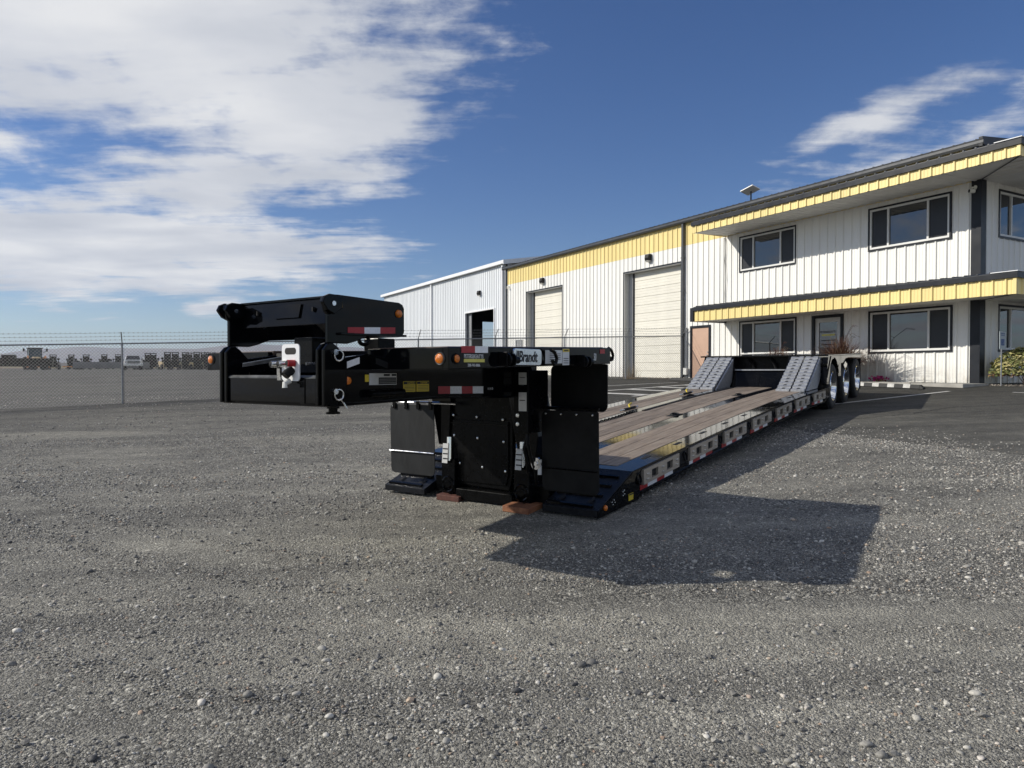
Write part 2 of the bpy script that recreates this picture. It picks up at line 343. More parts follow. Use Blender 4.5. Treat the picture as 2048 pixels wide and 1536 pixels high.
def gravel_material(name, tones, fine=1., bump=1.):
    m = bpy.data.materials.new(name); m.use_nodes = True; t = m.node_tree; b = t.nodes['Principled BSDF']; l = t.links
    def n(tp, **k):
        q = t.nodes.new(tp)
        for a, v in k.items(): setattr(q, a, v)
        return q
    tc = n('ShaderNodeTexCoord').outputs['Object']
    wob = n('ShaderNodeTexNoise'); wob.inputs['Scale'].default_value = 30; wob.inputs['Detail'].default_value = 2; l.new(tc, wob.inputs['Vector'])
    def vor(sc, feat='F1'):
        v = n('ShaderNodeTexVoronoi', feature=feat); v.inputs['Scale'].default_value = sc; l.new(tc, v.inputs['Vector']); return v
    def rmp(src, stops, interp=None):
        r = n('ShaderNodeValToRGB'); ramp(r.color_ramp, stops); l.new(src, r.inputs[0])
        if interp: r.color_ramp.interpolation = interp
        return r.outputs[0]
    def sepx(c):
        s = n('ShaderNodeSeparateColor'); l.new(c, s.inputs[0]); return s.outputs[0]
    def mixc(f, a, c, mode='MIX'):
        q = n('ShaderNodeMix', data_type='RGBA', blend_type=mode)
        if isinstance(f, float): q.inputs[0].default_value = f
        else: l.new(f, q.inputs[0])
        l.new(a, q.inputs[6]); l.new(c, q.inputs[7]); return q.outputs[2]
    v1 = vor(150*fine); v2 = vor(62*fine); v3 = vor(330*fine)
    d = tones
    stops = [(0, d[0]), (.18, d[1]), (.42, d[2]), (.62, d[3]), (.82, d[4]), (.93, d[5]), (1, d[6])]
    c1 = rmp(sepx(v1.outputs['Color']), stops); c2 = rmp(sepx(v2.outputs['Color']), stops); c3 = rmp(sepx(v3.outputs['Color']), stops)
    pick = n('ShaderNodeTexNoise'); pick.inputs['Scale'].default_value = 9; pick.inputs['Detail'].default_value = 4; l.new(tc, pick.inputs['Vector'])
    big = n('ShaderNodeTexNoise'); big.inputs['Scale'].default_value = .55; big.inputs['Detail'].default_value = 5; big.inputs['Distortion'].default_value = .6
    mp = n('ShaderNodeMapping'); mp.inputs['Rotation'].default_value = (0, 0, -.42); mp.inputs['Scale'].default_value = (.42, 1.7, 1); l.new(tc, mp.inputs[0]); l.new(mp.outputs[0], big.inputs['Vector'])
    f12 = rmp(pick.outputs['Fac'], [(.46, (0, 0, 0)), (.56, (1, 1, 1))])
    cc = mixc(f12, c1, c2)
    dust = rmp(big.outputs['Fac'], [(.40, (0, 0, 0)), (.62, (1, 1, 1))])
    dk = n('ShaderNodeMath', operation='MULTIPLY'); l.new(dust, dk.inputs[0]); dk.inputs[1].default_value = .62
    cc = mixc(dk.outputs[0], cc, c3)
    tint = rmp(big.outputs['Fac'], [(.30, (.66, .66, .66)), (.45, (.87, .868, .86)), (.58, (1.08, 1.075, 1.05)), (.72, (1.26, 1.25, 1.20))])
    cc = mixc(1., cc, tint, 'MULTIPLY')
    mps = n('ShaderNodeMapping'); mps.inputs['Rotation'].default_value = (0, 0, -.36); mps.inputs['Scale'].default_value = (.22, 1.9, 1); l.new(tc, mps.inputs[0])
    stk = n('ShaderNodeTexNoise'); stk.inputs['Scale'].default_value = 1.5; stk.inputs['Detail'].default_value = 5; stk.inputs['Roughness'].default_value = .6; stk.inputs['Distortion'].default_value = .8; l.new(mps.outputs[0], stk.inputs['Vector'])
    cc = mixc(1., cc, rmp(stk.outputs['Fac'], [(.32, (.80, .80, .80)), (.5, (.98, .98, .975)), (.68, (1.18, 1.175, 1.15))]), 'MULTIPLY')      # wheel-dragged streaks of fines
    mid = n('ShaderNodeTexNoise'); mid.inputs['Scale'].default_value = 4.5; mid.inputs['Detail'].default_value = 6; mid.inputs['Roughness'].default_value = .7; l.new(tc, mid.inputs['Vector'])
    cc = mixc(1., cc, rmp(mid.outputs['Fac'], [(.3, (.74, .74, .745)), (.7, (1.2, 1.2, 1.18))]), 'MULTIPLY')
    # ground colour painted darker with distance, for the shade stones cast on one another
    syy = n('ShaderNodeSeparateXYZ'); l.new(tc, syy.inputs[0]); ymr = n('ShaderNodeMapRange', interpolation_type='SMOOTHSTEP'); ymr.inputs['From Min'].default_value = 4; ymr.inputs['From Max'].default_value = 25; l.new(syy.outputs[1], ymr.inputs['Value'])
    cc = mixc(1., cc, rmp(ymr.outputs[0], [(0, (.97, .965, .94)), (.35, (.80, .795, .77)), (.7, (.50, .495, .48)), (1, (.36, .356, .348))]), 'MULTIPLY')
    # beyond the yard: dry grass fields
    sx = n('ShaderNodeSeparateXYZ'); l.new(tc, sx.inputs[0])
    fm = n('ShaderNodeMapRange'); fm.inputs['From Min'].default_value = 125; fm.inputs['From Max'].default_value = 160; l.new(sx.outputs[1], fm.inputs['Value'])
    fn = n('ShaderNodeTexNoise'); fn.inputs['Scale'].default_value = .012; fn.inputs['Detail'].default_value = 6; l.new(tc, fn.inputs['Vector'])
    field = rmp(fn.outputs['Fac'], [(.38, (.13, .105, .07)), (.55, (.27, .21, .12)), (.7, (.33, .27, .16))])
    cc = mixc(fm.outputs[0], cc, field)
    l.new(cc, b.inputs['Base Color'])
    b.inputs['Roughness'].default_value = .82; b.inputs['Specular IOR Level'].default_value = .3
    hs = n('ShaderNodeMath', operation='ADD'); i1 = n('ShaderNodeMath', operation='MULTIPLY'); l.new(v1.outputs['Distance'], i1.inputs[0]); i1.inputs[1].default_value = -.5
    i2 = n('ShaderNodeMath', operation='MULTIPLY'); l.new(v2.outputs['Distance'], i2.inputs[0]); i2.inputs[1].default_value = -1.0
    l.new(i1.outputs[0], hs.inputs[0]); l.new(i2.outputs[0], hs.inputs[1])
    h2 = n('ShaderNodeMath', operation='MULTIPLY_ADD'); l.new(v3.outputs['Distance'], h2.inputs[0]); h2.inputs[1].default_value = -.25; l.new(hs.outputs[0], h2.inputs[2])
    bp = n('ShaderNodeBump'); bp.inputs['Strength'].default_value = 1.0*bump; bp.inputs['Distance'].default_value = .015; l.new(h2.outputs[0], bp.inputs['Height']); l.new(bp.outputs[0], b.inputs['Normal'])
    return m
TONES = [(.050, .0485, .046), (.12, .1165, .109), (.205, .199, .186), (.285, .276, .257), (.385, .373, .344), (.56, .543, .50), (.80, .78, .73)]
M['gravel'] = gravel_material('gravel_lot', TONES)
M['asphalt'] = gravel_material('asphalt_lot', [(.06, .059, .056), (.09, .087, .082), (.113, .110, .102), (.13, .126, .116), (.15, .145, .134), (.20, .193, .177), (.34, .33, .31)], 1.5, .55)

def graded(lo, hi, near0, near1, step, grow):
    a = list(np.arange(near0, near1+1e-6, step)); s = step
    while a[-1] < hi: s *= grow; a.append(a[-1]+s)
    s = step
    while a[0] > lo: s *= grow; a.insert(0, a[0]-s)
    return np.array(a)
xs = graded(-12000, 12000, -9, 9, .14, 1.16); ys = graded(-400, 14000, .6, 14, .14, 1.16)
XX, YY = np.meshgrid(xs, ys); ZZ = gz(XX, YY); nx, ny = len(xs), len(ys)
ZZ = np.where(YY > 1500, g0(0, 1500)+(ZZ-ZZ)+ (np.minimum(YY, 1e9)-1500)*.004, ZZ)
def grid_mesh(name, XX, YY, ZZ):
    ny, nx = XX.shape; me = bpy.data.meshes.new(name); idx = np.arange(nx*ny).reshape(ny, nx)
    q = np.stack([idx[:-1, :-1], idx[:-1, 1:], idx[1:, 1:], idx[1:, :-1]], -1).reshape(-1, 4)
    me.from_pydata(np.stack([XX, YY, ZZ], -1).reshape(-1, 3).tolist(), [], q.tolist())
    for p in me.polygons: p.use_smooth = True
    return me
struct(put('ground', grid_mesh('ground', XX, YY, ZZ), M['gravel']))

# building axes: s along the front wall (0 at the corner by the road), n out from the wall
BD = Vector((.4894, -.872, 0)).normalized(); BN = Vector((BD.y, -BD.x, 0)); BC = Vector((13.05, 19.86, 0))
BROT = math.atan2(BD.y, BD.x)
def BW(s, n): p = BC+BD*s+BN*n; return p.x, p.y
def sheet(name, rows, mat, lift, edge=0.):
    # rows: list of n-lists over s; drapes a sheet on the terrain
    me = None; v = []; f = []; nr = len(rows); nc = len(rows[0])
    for r in rows:
        for s, n in r:
            x, y = BW(s, n); v.append((x, y, float(g0(x, y))+lift))
    for i in range(nr-1):
        for j in range(nc-1): a = i*nc+j; f.append((a, a+1, a+nc+1, a+nc))
    me = bpy.data.meshes.new(name); me.from_pydata(v, [], f)
    bm = bmesh.new(); bm.from_mesh(me); bmesh.ops.recalc_face_normals(bm, faces=bm.faces)
    if sum(q.normal.z for q in bm.faces) < 0: bmesh.ops.reverse_faces(bm, faces=bm.faces)
    bm.to_mesh(me); bm.free()
    for p in me.polygons: p.use_smooth = True
    return put(name, me, mat)
rr = random.Random(5)
rows = []
for i in range(641):
    s = -15.5+i*.0625
    e = 11.35+.22*mnoise.noise((s*.35, 2, 0))+.14*mnoise.noise((s*1.3, 7, 0))+.09*mnoise.noise((s*4.1, 9, 0))+.10*mnoise.noise((s*11.3, 5, 0))
    lo = .45
    rows.append([(s+(.5*mnoise.noise((j*.9, 3, 1)) if i == 0 else 0), lo+(e-lo)*(j/24)) for j in range(25)])
struct(sheet('asphalt_pavement', rows, M['asphalt'], .003))
# tar-dark cracks lying in the asphalt
M['crack'] = mat('open_crack', (.02, .02, .02), .9)
def crack(pts, wdt, seed):
    m = MB(); rr = random.Random(seed); out = []
    for (a, b) in zip(pts[:-1], pts[1:]):
        for k in range(14):
            u = k/14; out.append((a[0]+(b[0]-a[0])*u+rr.uniform(-.05, .05), a[1]+(b[1]-a[1])*u+rr.uniform(-.05, .05)))
    q = []
    for i, (x, y) in enumerate(out[:-1]):
        x2, y2 = out[i+1]; d = Vector((x2-x, y2-y)).normalized(); w = wdt*rr.uniform(.3, 1)
        q.append(((x-d.y*w, y+d.x*w), (x+d.y*w, y-d.x*w)))
    for p0, p1 in zip(q[:-1], q[1:]):
        m.quad(*[(px, py, float(g0(px, py))+.007) for px, py in (p0[0], p0[1], p1[1], p1[0])])
    struct(m.build('asphalt_crack', M['crack']))
crack([(5.0, 12.0), (6.1, 12.75), (7.4, 13.2), (8.7, 14.1), (9.6, 14.2), (11.5, 14.7)], .016, 1)
crack([(5.6, 13.6), (6.8, 13.75), (7.7, 13.4)], .012, 2)
crack([(4.4, 11.2), (5.4, 11.6), (6.3, 11.3)], .012, 5)

def strip(name, a, b, wdt, mt, lift, label=None):
    a, b = Vector(a), Vector(b); d = (b-a).normalized(); q = Vector((-d.y, d.x))*wdt/2; m = MB(); k = max(2, int((b-a).length/.25))
    for i in range(k):
        p0 = a+(b-a)*(i/k); p1 = a+(b-a)*((i+1)/k)
        m.quad(*[(p.x, p.y, float(g0(p.x, p.y))+lift) for p in (p0-q, p1-q, p1+q, p0+q)])
    return struct(m.build(name, mt))
for a, b, w in [((6.2, 14.94), (10.87, 17.65), .10), (BW(2.03, 2.43), BW(5.5, 2.43), .10), ((1.6, 22.68), (5.6, 24.0), .10),
                ((2.1, 20.75), (6.35, 23.0), .16), ((2.55, 20.3), (3.7, 19.2), .30), ((3.5, 21.45), (4.55, 20.2), .24), ((4.55, 22.0), (5.4, 21.0), .24), ((5.5, 22.5), (6.3, 21.75), .24), ((3.2, 18.9), (7.2, 21.6), .14)]:
    strip('parking_line', a, b, w, M['linepaint'], .008)
# concrete walk with a stone strip along the wall
m = MB()
for i in range(7):
    s0 = -9.4+i*1.42; P = [BW(s0, .5), BW(s0+1.405, .5), BW(s0+1.405, 1.75), BW(s0, 1.75)]
    z = max(float(g0(*p)) for p in P)+.035
    m.hexa([(p[0], p[1], z-.25) for p in P]+[(p[0], p[1], z) for p in P])
struct(m.build('concrete_walk', M['conc'], bevel=.008))

# ------------------------------------------------------------------ loose stones
def pebble(seed, flat):
    bm = bmesh.new(); bmesh.ops.create_icosphere(bm, subdivisions=2, radius=1.)
    for v in bm.verts:
        d = mnoise.noise(v.co*1.1+Vector((seed*7.3, 0, 0))); v.co *= 1+.34*d
        v.co.x *= 1.25; v.co.z *= flat
    me = bpy.data.meshes.new('pebble'); bm.to_mesh(me); bm.free()
    for p in me.polygons: p.use_smooth = True
    return me
def chip(seed):
    bm = bmesh.new(); bmesh.ops.create_icosphere(bm, subdivisions=1, radius=1.)
    r = random.Random(seed)
    for v in bm.verts: v.co *= r.uniform(.62, 1.15); v.co.z *= .72
    me = bpy.data.meshes.new('chip'); bm.to_mesh(me); bm.free(); return me
pm = bpy.data.materials.new('loose_stone'); pm.use_nodes = True
t = pm.node_tree; b = t.nodes['Principled BSDF']; oi = t.nodes.new('ShaderNodeObjectInfo'); r = t.nodes.new('ShaderNodeValToRGB')
ramp(r.color_ramp, [(0, (.085, .083, .082)), (.20, (.145, .141, .134)), (.45, (.235, .226, .207)), (.66, (.325, .312, .283)), (.80, (.42, .402, .362)), (.90, (.53, .507, .455)), (.945, (.60, .575, .53)), (.965, (.33, .235, .175)), (.985, (.43, .335, .25)), (1, (.62, .60, .56))])
t.links.new(oi.outputs['Random'], r.inputs[0])
nz = t.nodes.new('ShaderNodeTexNoise'); nz.inputs['Scale'].default_value = 3.; nz.inputs['Detail'].default_value = 5; tcx = t.nodes.new('ShaderNodeTexCoord'); t.links.new(tcx.outputs['Object'], nz.inputs['Vector'])
rm = t.nodes.new('ShaderNodeValToRGB'); ramp(rm.color_ramp, [(.3, (.72, .72, .72)), (.7, (1.2, 1.2, 1.18))]); t.links.new(nz.outputs['Fac'], rm.inputs[0])
mxx = t.nodes.new('ShaderNodeMix'); mxx.data_type = 'RGBA'; mxx.blend_type = 'MULTIPLY'; mxx.inputs[0].default_value = 1; t.links.new(r.outputs[0], mxx.inputs[6]); t.links.new(rm.outputs[0], mxx.inputs[7]); t.links.new(mxx.outputs[2], b.inputs['Base Color'])
b.inputs['Roughness'].default_value = .7; b.inputs['Specular IOR Level'].default_value = .35
peb_col = bpy.data.collections.new('stone_shapes')
for i in range(10):
    me = pebble(i, [.55, .7, .62, .8, .5][i % 5]) if i < 4 else chip(i)
    me.materials.append(pm); o = bpy.data.objects.new('stone_shape', me); peb_col.objects.link(o)
rs = np.random.RandomState(11)
def scatter(n, ylo, yhi, smin_, smax_, pw, xr=.86):
    # density even over the ground seen ahead of the camera, thinner where wheels have packed the surface
    y = np.sqrt(rs.uniform(ylo**2, yhi**2, n)); x = rs.uniform(-1, 1, n)*(y*xr+.4)
    k = np.array([mnoise.noise((a*.32+b_*.5, b_*.55-a*.12, 4.)) for a, b_ in zip(x, y)])
    rt = ruts(x, y); keep = rs.uniform(-.42, .55, n) < k+.08+rt*40
    nn = -.872*(x-13.05)-.4894*(y-19.86); keep &= nn > 11.6-1.5*rs.uniform(0, 1, n)**3
    x, y = x[keep], y[keep]; s = smin_+(smax_-smin_)*rs.uniform(0, 1, len(x))**pw
    return x, y, s
P = [scatter(125000, 2.2, 6.2, .0024, .0068, 1.4), scatter(42000, 2.2, 9, .005, .013, 2.4), scatter(5200, 2.2, 11, .011, .023, 2.4), scatter(130000, 6.0, 14, .0045, .011, 2.0), scatter(14000, 12, 26, .009, .022, 2.)]
es = rs.uniform(-12, 6, 15000); en = 11.4+np.abs(rs.normal(0, .55, 15000))*np.where(rs.uniform(0, 1, 15000) < .62, 1, -1); P.append((13.05+.4894*es-.872*en, 19.86-.872*es-.4894*en, rs.uniform(.004, .013, 15000)))
px = np.concatenate([p[0] for p in P]); py = np.concatenate([p[1] for p in P]); ps = np.concatenate([p[2] for p in P]); pz = gz(px, py)+ps*.18
pmh = bpy.data.meshes.new('loose_gravel'); pmh.vertices.add(len(px)); pmh.vertices.foreach_set('co', np.stack([px, py, pz], -1).ravel())
a = pmh.attributes.new('scl', 'FLOAT', 'POINT'); a.data.foreach_set('value', ps)
a = pmh.attributes.new('rot', 'FLOAT_VECTOR', 'POINT'); a.data.foreach_set('vector', np.stack([rs.uniform(-.35, .35, len(px)), rs.uniform(-.35, .35, len(px)), rs.uniform(0, 6.28, len(px))], -1).ravel())
gob = bpy.data.objects.new('loose_gravel', pmh); col.objects.link(gob); stuff(gob)
gob['label'] = 'loose grey stones scattered over the gravel lot'; gob['category'] = 'gravel'
ng = bpy.data.node_groups.new('stones', 'GeometryNodeTree'); ng.interface.new_socket('Geometry', in_out='INPUT', socket_type='NodeSocketGeometry'); ng.interface.new_socket('Geometry', in_out='OUTPUT', socket_type='NodeSocketGeometry')
gi = ng.nodes.new('NodeGroupInput'); go = ng.nodes.new('NodeGroupOutput'); ip = ng.nodes.new('GeometryNodeInstanceOnPoints'); ci = ng.nodes.new('GeometryNodeCollectionInfo')
ci.inputs['Collection'].default_value = peb_col; ci.inputs['Separate Children'].default_value = True; ci.inputs['Reset Children'].default_value = True
def nattr(nm, tp):
    q = ng.nodes.new('GeometryNodeInputNamedAttribute'); q.data_type = tp; q.inputs['Name'].default_value = nm; return q.outputs['Attribute']
m2p = ng.nodes.new('GeometryNodeMeshToPoints'); e2r = ng.nodes.new('FunctionNodeEulerToRotation')
rv = ng.nodes.new('FunctionNodeRandomValue'); rv.data_type = 'INT'; rv.inputs[4].default_value = 0; rv.inputs[5].default_value = 9
K = ng.links.new
K(gi.outputs[0], m2p.inputs['Mesh']); K(m2p.outputs[0], ip.inputs['Points']); K(ci.outputs[0], ip.inputs['Instance']); ip.inputs['Pick Instance'].default_value = True
K(rv.outputs[2], ip.inputs['Instance Index']); K(nattr('rot', 'FLOAT_VECTOR'), e2r.inputs[0]); K(e2r.outputs[0], ip.inputs['Rotation']); K(nattr('scl', 'FLOAT'), ip.inputs['Scale']); K(ip.outputs[0], go.inputs[0])
md = gob.modifiers.new('stones', 'NODES'); md.node_group = ng

# stones along the foot of the wall
def stones_strip(name, s0, s1, n0, n1, cnt, seed):
    rr = random.Random(seed); m = MB()
    for i in range(cnt):
        x, y = BW(rr.uniform(s0, s1), rr.uniform(n0, n1)); r0 = rr.uniform(.02, .055); z = float(g0(x, y))+r0*.3
        k = len(m.v); a0 = rr.uniform(0, 6)
        ring = [(x+math.cos(a0+q*1.257)*r0*rr.uniform(.7, 1.2), y+math.sin(a0+q*1.257)*r0*rr.uniform(.7, 1.2), z-r0*.3) for q in range(5)]
        m.add(ring+[(x, y, z+r0*.45)], [(q, (q+1) % 5, 5) for q in range(5)])
    o = m.build(name, M['wallstone']); stuff(o); o['label'] = 'small dark rocks along the foot of the white wall'; o['category'] = 'rocks'; return o
M['wallstone'] = leafmat('landscape_rock', [(0, (.05, .045, .04)), (.6, (.13, .11, .09)), (1, (.30, .27, .23))], 0.)
stones_strip('landscape_rock', -27, 4.2, .03, .52, 1700, 3)

# ------------------------------------------------------------------ far hills
def ridge(name, dist, hfun, depth, matl, a0=-52, a1=24, n=150, base=-30):
    v = []; f = []
    for i in range(n+1):
        a = R(a0+(a1-a0)*i/n); x, y = math.tan(a)*dist, dist; h = hfun(a)
        for j, (u, k) in enumerate(((0, 0), (.25, .45), (.5, .82), (.75, 1), (1.2, .6))):
            w = mnoise.noise((a*30, j*1.7, dist*.01))*.05*h
            v.append((x*(1+u*depth/dist), y+u*depth, base+(h-base)*k+w))
    for i in range(n):
        for j in range(4): q = i*5+j; f.append((q, q+5, q+6, q+1))
    me = bpy.data.meshes.new(name); me.from_pydata(v, [], f)
    for p in me.polygons: p.use_smooth = True
    return struct(put(name, me, matl))
M['hill'] = mat('dry_hillside', (.24, .19, .13), .95, 0, 0, .0022, 0, 0, c2=(.13, .11, .08), detail=8.)
M['ridge'] = mat('dark_scrub_rise', (.085, .075, .055), .95, 0, .3, .01)
def hh(a):
    px_ = 1024+1420*math.tan(a)
    base = np.interp(px_, [-400, 0, 60, 130, 210, 260, 340, 440, 520, 640, 800, 1100], [22, 36, 44, 49, 50, 47, 46, 50, 56, 52, 44, 30])
    return CAM_Z+(base+2.2*mnoise.noise((px_*.012, 0, 0))+1.1*mnoise.noise((px_*.05, 3, 0)))*8200/1420
ridge('far_hills', 7000, hh, 1600, M['hill'])
ridge('low_rise', 1500, lambda a: CAM_Z+(19+3*mnoise.noise((a*14, 1, 0))+1.2*mnoise.noise((a*60, 1, 0)))*1600/1420, 140, M['ridge'])
# ------------------------------------------------------------------ buildings (local x = s along the wall, y = into the building)
RIB = .3048
def profile(s0, s1, extra=()):
    pts = set([round(s0, 4), round(s1, 4)]+[round(e, 4) for e in extra if s0 < e < s1])
    k0 = math.floor(s0/RIB)-1; k1 = math.ceil(s1/RIB)+1
    for k in range(k0, k1+1):
        c = k*RIB
        for d in (-.040, -.017, .017, .040, .0816, .0936, .1096, .1216, .1832, .1952, .2112, .2232):
            p = round(c+d, 4)
            if s0 < p < s1: pts.add(p)
    def h(s):
        u = (s+.1524) % RIB-.1524; u = abs(u)
        if u < .040: return .034 if u <= .0171 else .034*(.040-u)/(.040-.017)
        v = (s % RIB)
        for c in (.1016, .2032):
            w = abs(v-c)
            if w < .0201: return .006 if w <= .0081 else .006*(.020-w)/.012
        return 0.
    return [(p, h(p)) for p in sorted(pts)]
def sheet_panel(s0, s1, z0, z1, openings, off=0.):
    # ribbed sheet in the x-z plane facing -y; openings: (s0, s1, z0, z1)
    ex = [e for o in openings for e in o[:2]]; pr = profile(s0, s1, ex); m = MB()
    for (a, ha), (b, hb) in zip(pr[:-1], pr[1:]):
        c = (a+b)/2; cuts = sorted((o[2], o[3]) for o in openings if o[0] < c < o[1]); z = z0
        for o0, o1 in cuts+[(z1, z1)]:
            if min(o0, z1) > z+1e-4:
                m.quad((a, -ha-off, z), (b, -hb-off, z), (b, -hb-off, min(o0, z1)), (a, -ha-off, min(o0, z1)))
            z = max(z, o1)
    return m
def pieces(m):      # a sheet cut through by an opening becomes separate pieces
    par = list(range(len(m.f))); at = {}
    def root(i):
        while par[i] != i: i = par[i]
        return i
    for i, f in enumerate(m.f):
        for v in f:
            k = tuple(round(c, 3) for c in m.v[v])
            if k in at: par[root(i)] = root(at[k])
            else: at[k] = i
    gr = {}
    for i in range(len(m.f)): gr.setdefault(root(i), []).append(i)
    out = []
    for g in gr.values():
        q = MB()
        for i in g: q.add([m.v[v] for v in m.f[i]], [tuple(range(len(m.f[i])))])
        out.append(q)
    return out
def panels(parent, s0, s1, z0, z1, openings, mt, off=0., rot=None, name='panel', width=RIB*3):
    s = s0; cache = {}
    while s < s1-.01:
        e = min(math.floor((s+1e-6)/width)*width+width, s1); ops = [o for o in openings if o[0] < e and o[1] > s and o[2] < z1 and o[3] > z0]
        if e-s > .02:
            key = round(e-s, 3) if (not ops and abs((s/RIB) % 1) < .001) else None
            if key and key in cache: o = again(cache[key], name, parent, (s-cache[key]['s0'], 0, 0))
            else:
                for pc in pieces(sheet_panel(s, e, z0, z1, ops, off+random.uniform(0, .0015))): o = pc.build(name, mt, parent); o['s0'] = s
                if key: cache[key] = o
        s = e
def frame_rect(m, s0, s1, z0, z1, w, y0, y1):
    m.box(s0, s1, y0, y1, z0, z0+w); m.box(s0, s1, y0, y1, z1-w, z1); m.box(s0, s0+w, y0, y1, z0+w, z1-w); m.box(s1-w, s1, y0, y1, z0+w, z1-w)
Z0 = 1.27          # foot of the walls
bl = thing('warehouse_building', 'long white ribbed metal building with yellow eave band, two roll doors and windowed office', 'building', (BC.x, BC.y, 0), BROT)
WIN = [(-8.66, -6.15, 5.48, 6.75), (-8.64, -6.12, 2.28, 3.50), (-3.30, -.82, 5.495, 6.75), (-3.26, -.77, 2.245, 3.485)]
GD = (-5.42, -4.22, Z0, 3.54); MD = (-11.37, -10.22, Z0, 3.52); D1 = (-24.87, -21.11, Z0, 6.24); D2 = (-15.80, -11.93, Z0, 6.26)
ops = WIN+[GD, MD, D1, D2]
wf = MB().box(-27.2, -.05, .10, .25, Z0-.2, 8.0)
# wall core with the openings left as recesses: keep it behind every recess
wf = MB().box(-27.2, -.05, .42, .55, Z0-.3, 8.0).build('front_wall', M['inner'], bl)
panels(wf, -27.2, -.16, Z0+.02, 6.945, ops, M['siding'])
panels(wf, -27.2, -.16, 6.94, 8.0, [], M['yellow'], .004)
m = MB().box(-27.2, -.05, -.03, .05, Z0-.25, Z0+.02); m.build('base_angle', M['trim'], wf)
# end wall by the road, back wall and far end
we = MB().box(-.25, -.06, .05, 15, Z0-.3, 8.0).build('end_wall', M['siding'], bl)
e = bpy.data.objects.new('end_cladding', None)
ew_ops = [(.95, 3.4, 5.49, 6.75), (.98, 3.4, 2.245, 3.485)]
s = .20
while s < 15:
    e1 = min(s+RIB*3, 15); mm = sheet_panel(s, e1, Z0+.02, 8.0, [o for o in ew_ops if o[0] < e1 and o[1] > s])
    o = MB(); o.v = [(-y+.0, x, z) for x, y, z in mm.v]; o.f = mm.f; [q.build('panel', M['siding'], we) for q in pieces(o)]; s = e1
MB().box(-27.25, -.05, 14.85, 15, Z0-.3, 8.0).build('back_wall', M['siding'], bl); MB().box(-27.25, -27.1, .05, 15, Z0-.3, 8.0).build('far_wall', M['siding'], bl)
for (a, b, z0, z1) in ew_ops:
    f = MB(); 
    for q in ((a-.06, b+.06, z0-.06, z0), (a-.06, b+.06, z1, z1+.06), (a-.06, a, z0, z1), (b, b+.06, z0, z1)): f.box(-.02, .045, q[0], q[1], q[2], q[3])
    f = f.build('side_window', M['trim'], bl); v = MB()
    for q in ((a, b, z0, z0+.06), (a, b, z1-.06, z1), (a, a+.055, z0+.06, z1-.06), (b-.055, b, z0+.06, z1-.06), (a+.62, a+.68, z0+.06, z1-.06)): v.box(-.03, .03, *q)
    v.build('frame', M['vinyl'], f); MB().box(-.05, -.02, a, b, z0, z1).build('pane', M['pane'], f)
# corner trim
ct = MB().prism([(-.22, -.045, Z0), (.045, -.045, Z0), (.045, .22, Z0), (-.02, .22, Z0), (-.02, .02, Z0), (-.22, .02, Z0)], (0, 0, 6.72)).build('corner_trim', M['trim'], bl)
MB().box(-27.32, -27.18, -.05, .12, Z0, 8.0).build('corner_trim', M['trim'], bl)
# windows
for i, (a, b, z0, z1) in enumerate(WIN):
    f = MB(); frame_rect(f, a-.055, b+.055, z0-.055, z1+.055, .055, -.045, .06); f = f.build('window', M['trim'], bl, .003)
    v = MB(); frame_rect(v, a, b, z0, z1, .06, -.030, .05); w = b-a
    for c in (a+.245*w, a+.745*w): v.box(c-.03, c+.03, -.028, .045, z0+.06, z1-.06)
    v.build('frame', M['vinyl'], f, .003)
    for j, (p, q) in enumerate(((a+.06, a+.245*w-.03), (a+.245*w+.03, a+.745*w-.03), (a+.745*w+.03, b-.06))):
        MB().box(p, q, .02 if j == 1 else .01, .03, z0+.06, z1-.06).build('pane' if j == 1 else 'screen', M['pane'] if j == 1 else M['screen'], f)
# glazed office door
f = MB(); frame_rect(f, GD[0]-.0, GD[1]+.0, GD[2]-.02, GD[3], .10, -.045, .2); gd = f.build('office_door', M['trim'], bl, .003)
f = MB(); frame_rect(f, GD[0]+.10, GD[1]-.10, GD[2], GD[3]-.10, .15, .01, .08); f.build('leaf', M['doorgrey'], gd, .004)
MB().box(GD[0]+.25, GD[1]-.25, .035, .05, Z0+.15, GD[3]-.25).build('pane', M['pane'], gd)
MB().tube([(GD[1]-.18, -.05, 2.0), (GD[1]-.18, -.05, 2.45)], .016).tube([(GD[1]-.18, -.05, 2.05), (GD[1]-.18, .02, 2.05)], .012).tube([(GD[1]-.18, -.05, 2.4), (GD[1]-.18, .02, 2.4)], .012).build('handle', M['alu'], gd)
MB().box(GD[0]+.27, GD[1]-.27, .0, .03, 2.12, 2.16).build('push_bar', M['doorgrey'], gd)
text('PETERS&KEATTS', .098, M['ink'], gd, (GD[0]+.275, .032, 2.93), .002, sx=.84); MB().box(GD[0]+.34, GD[1]-.36, .030, .034, 2.83, 2.89).build('decal_band', M['pk_yellow'], gd)
for zz in (2.66, 2.52): MB().box(GD[0]+.33, GD[1]-.33, .030, .034, zz, zz+.035).build('decal_line', M['ink'], gd)
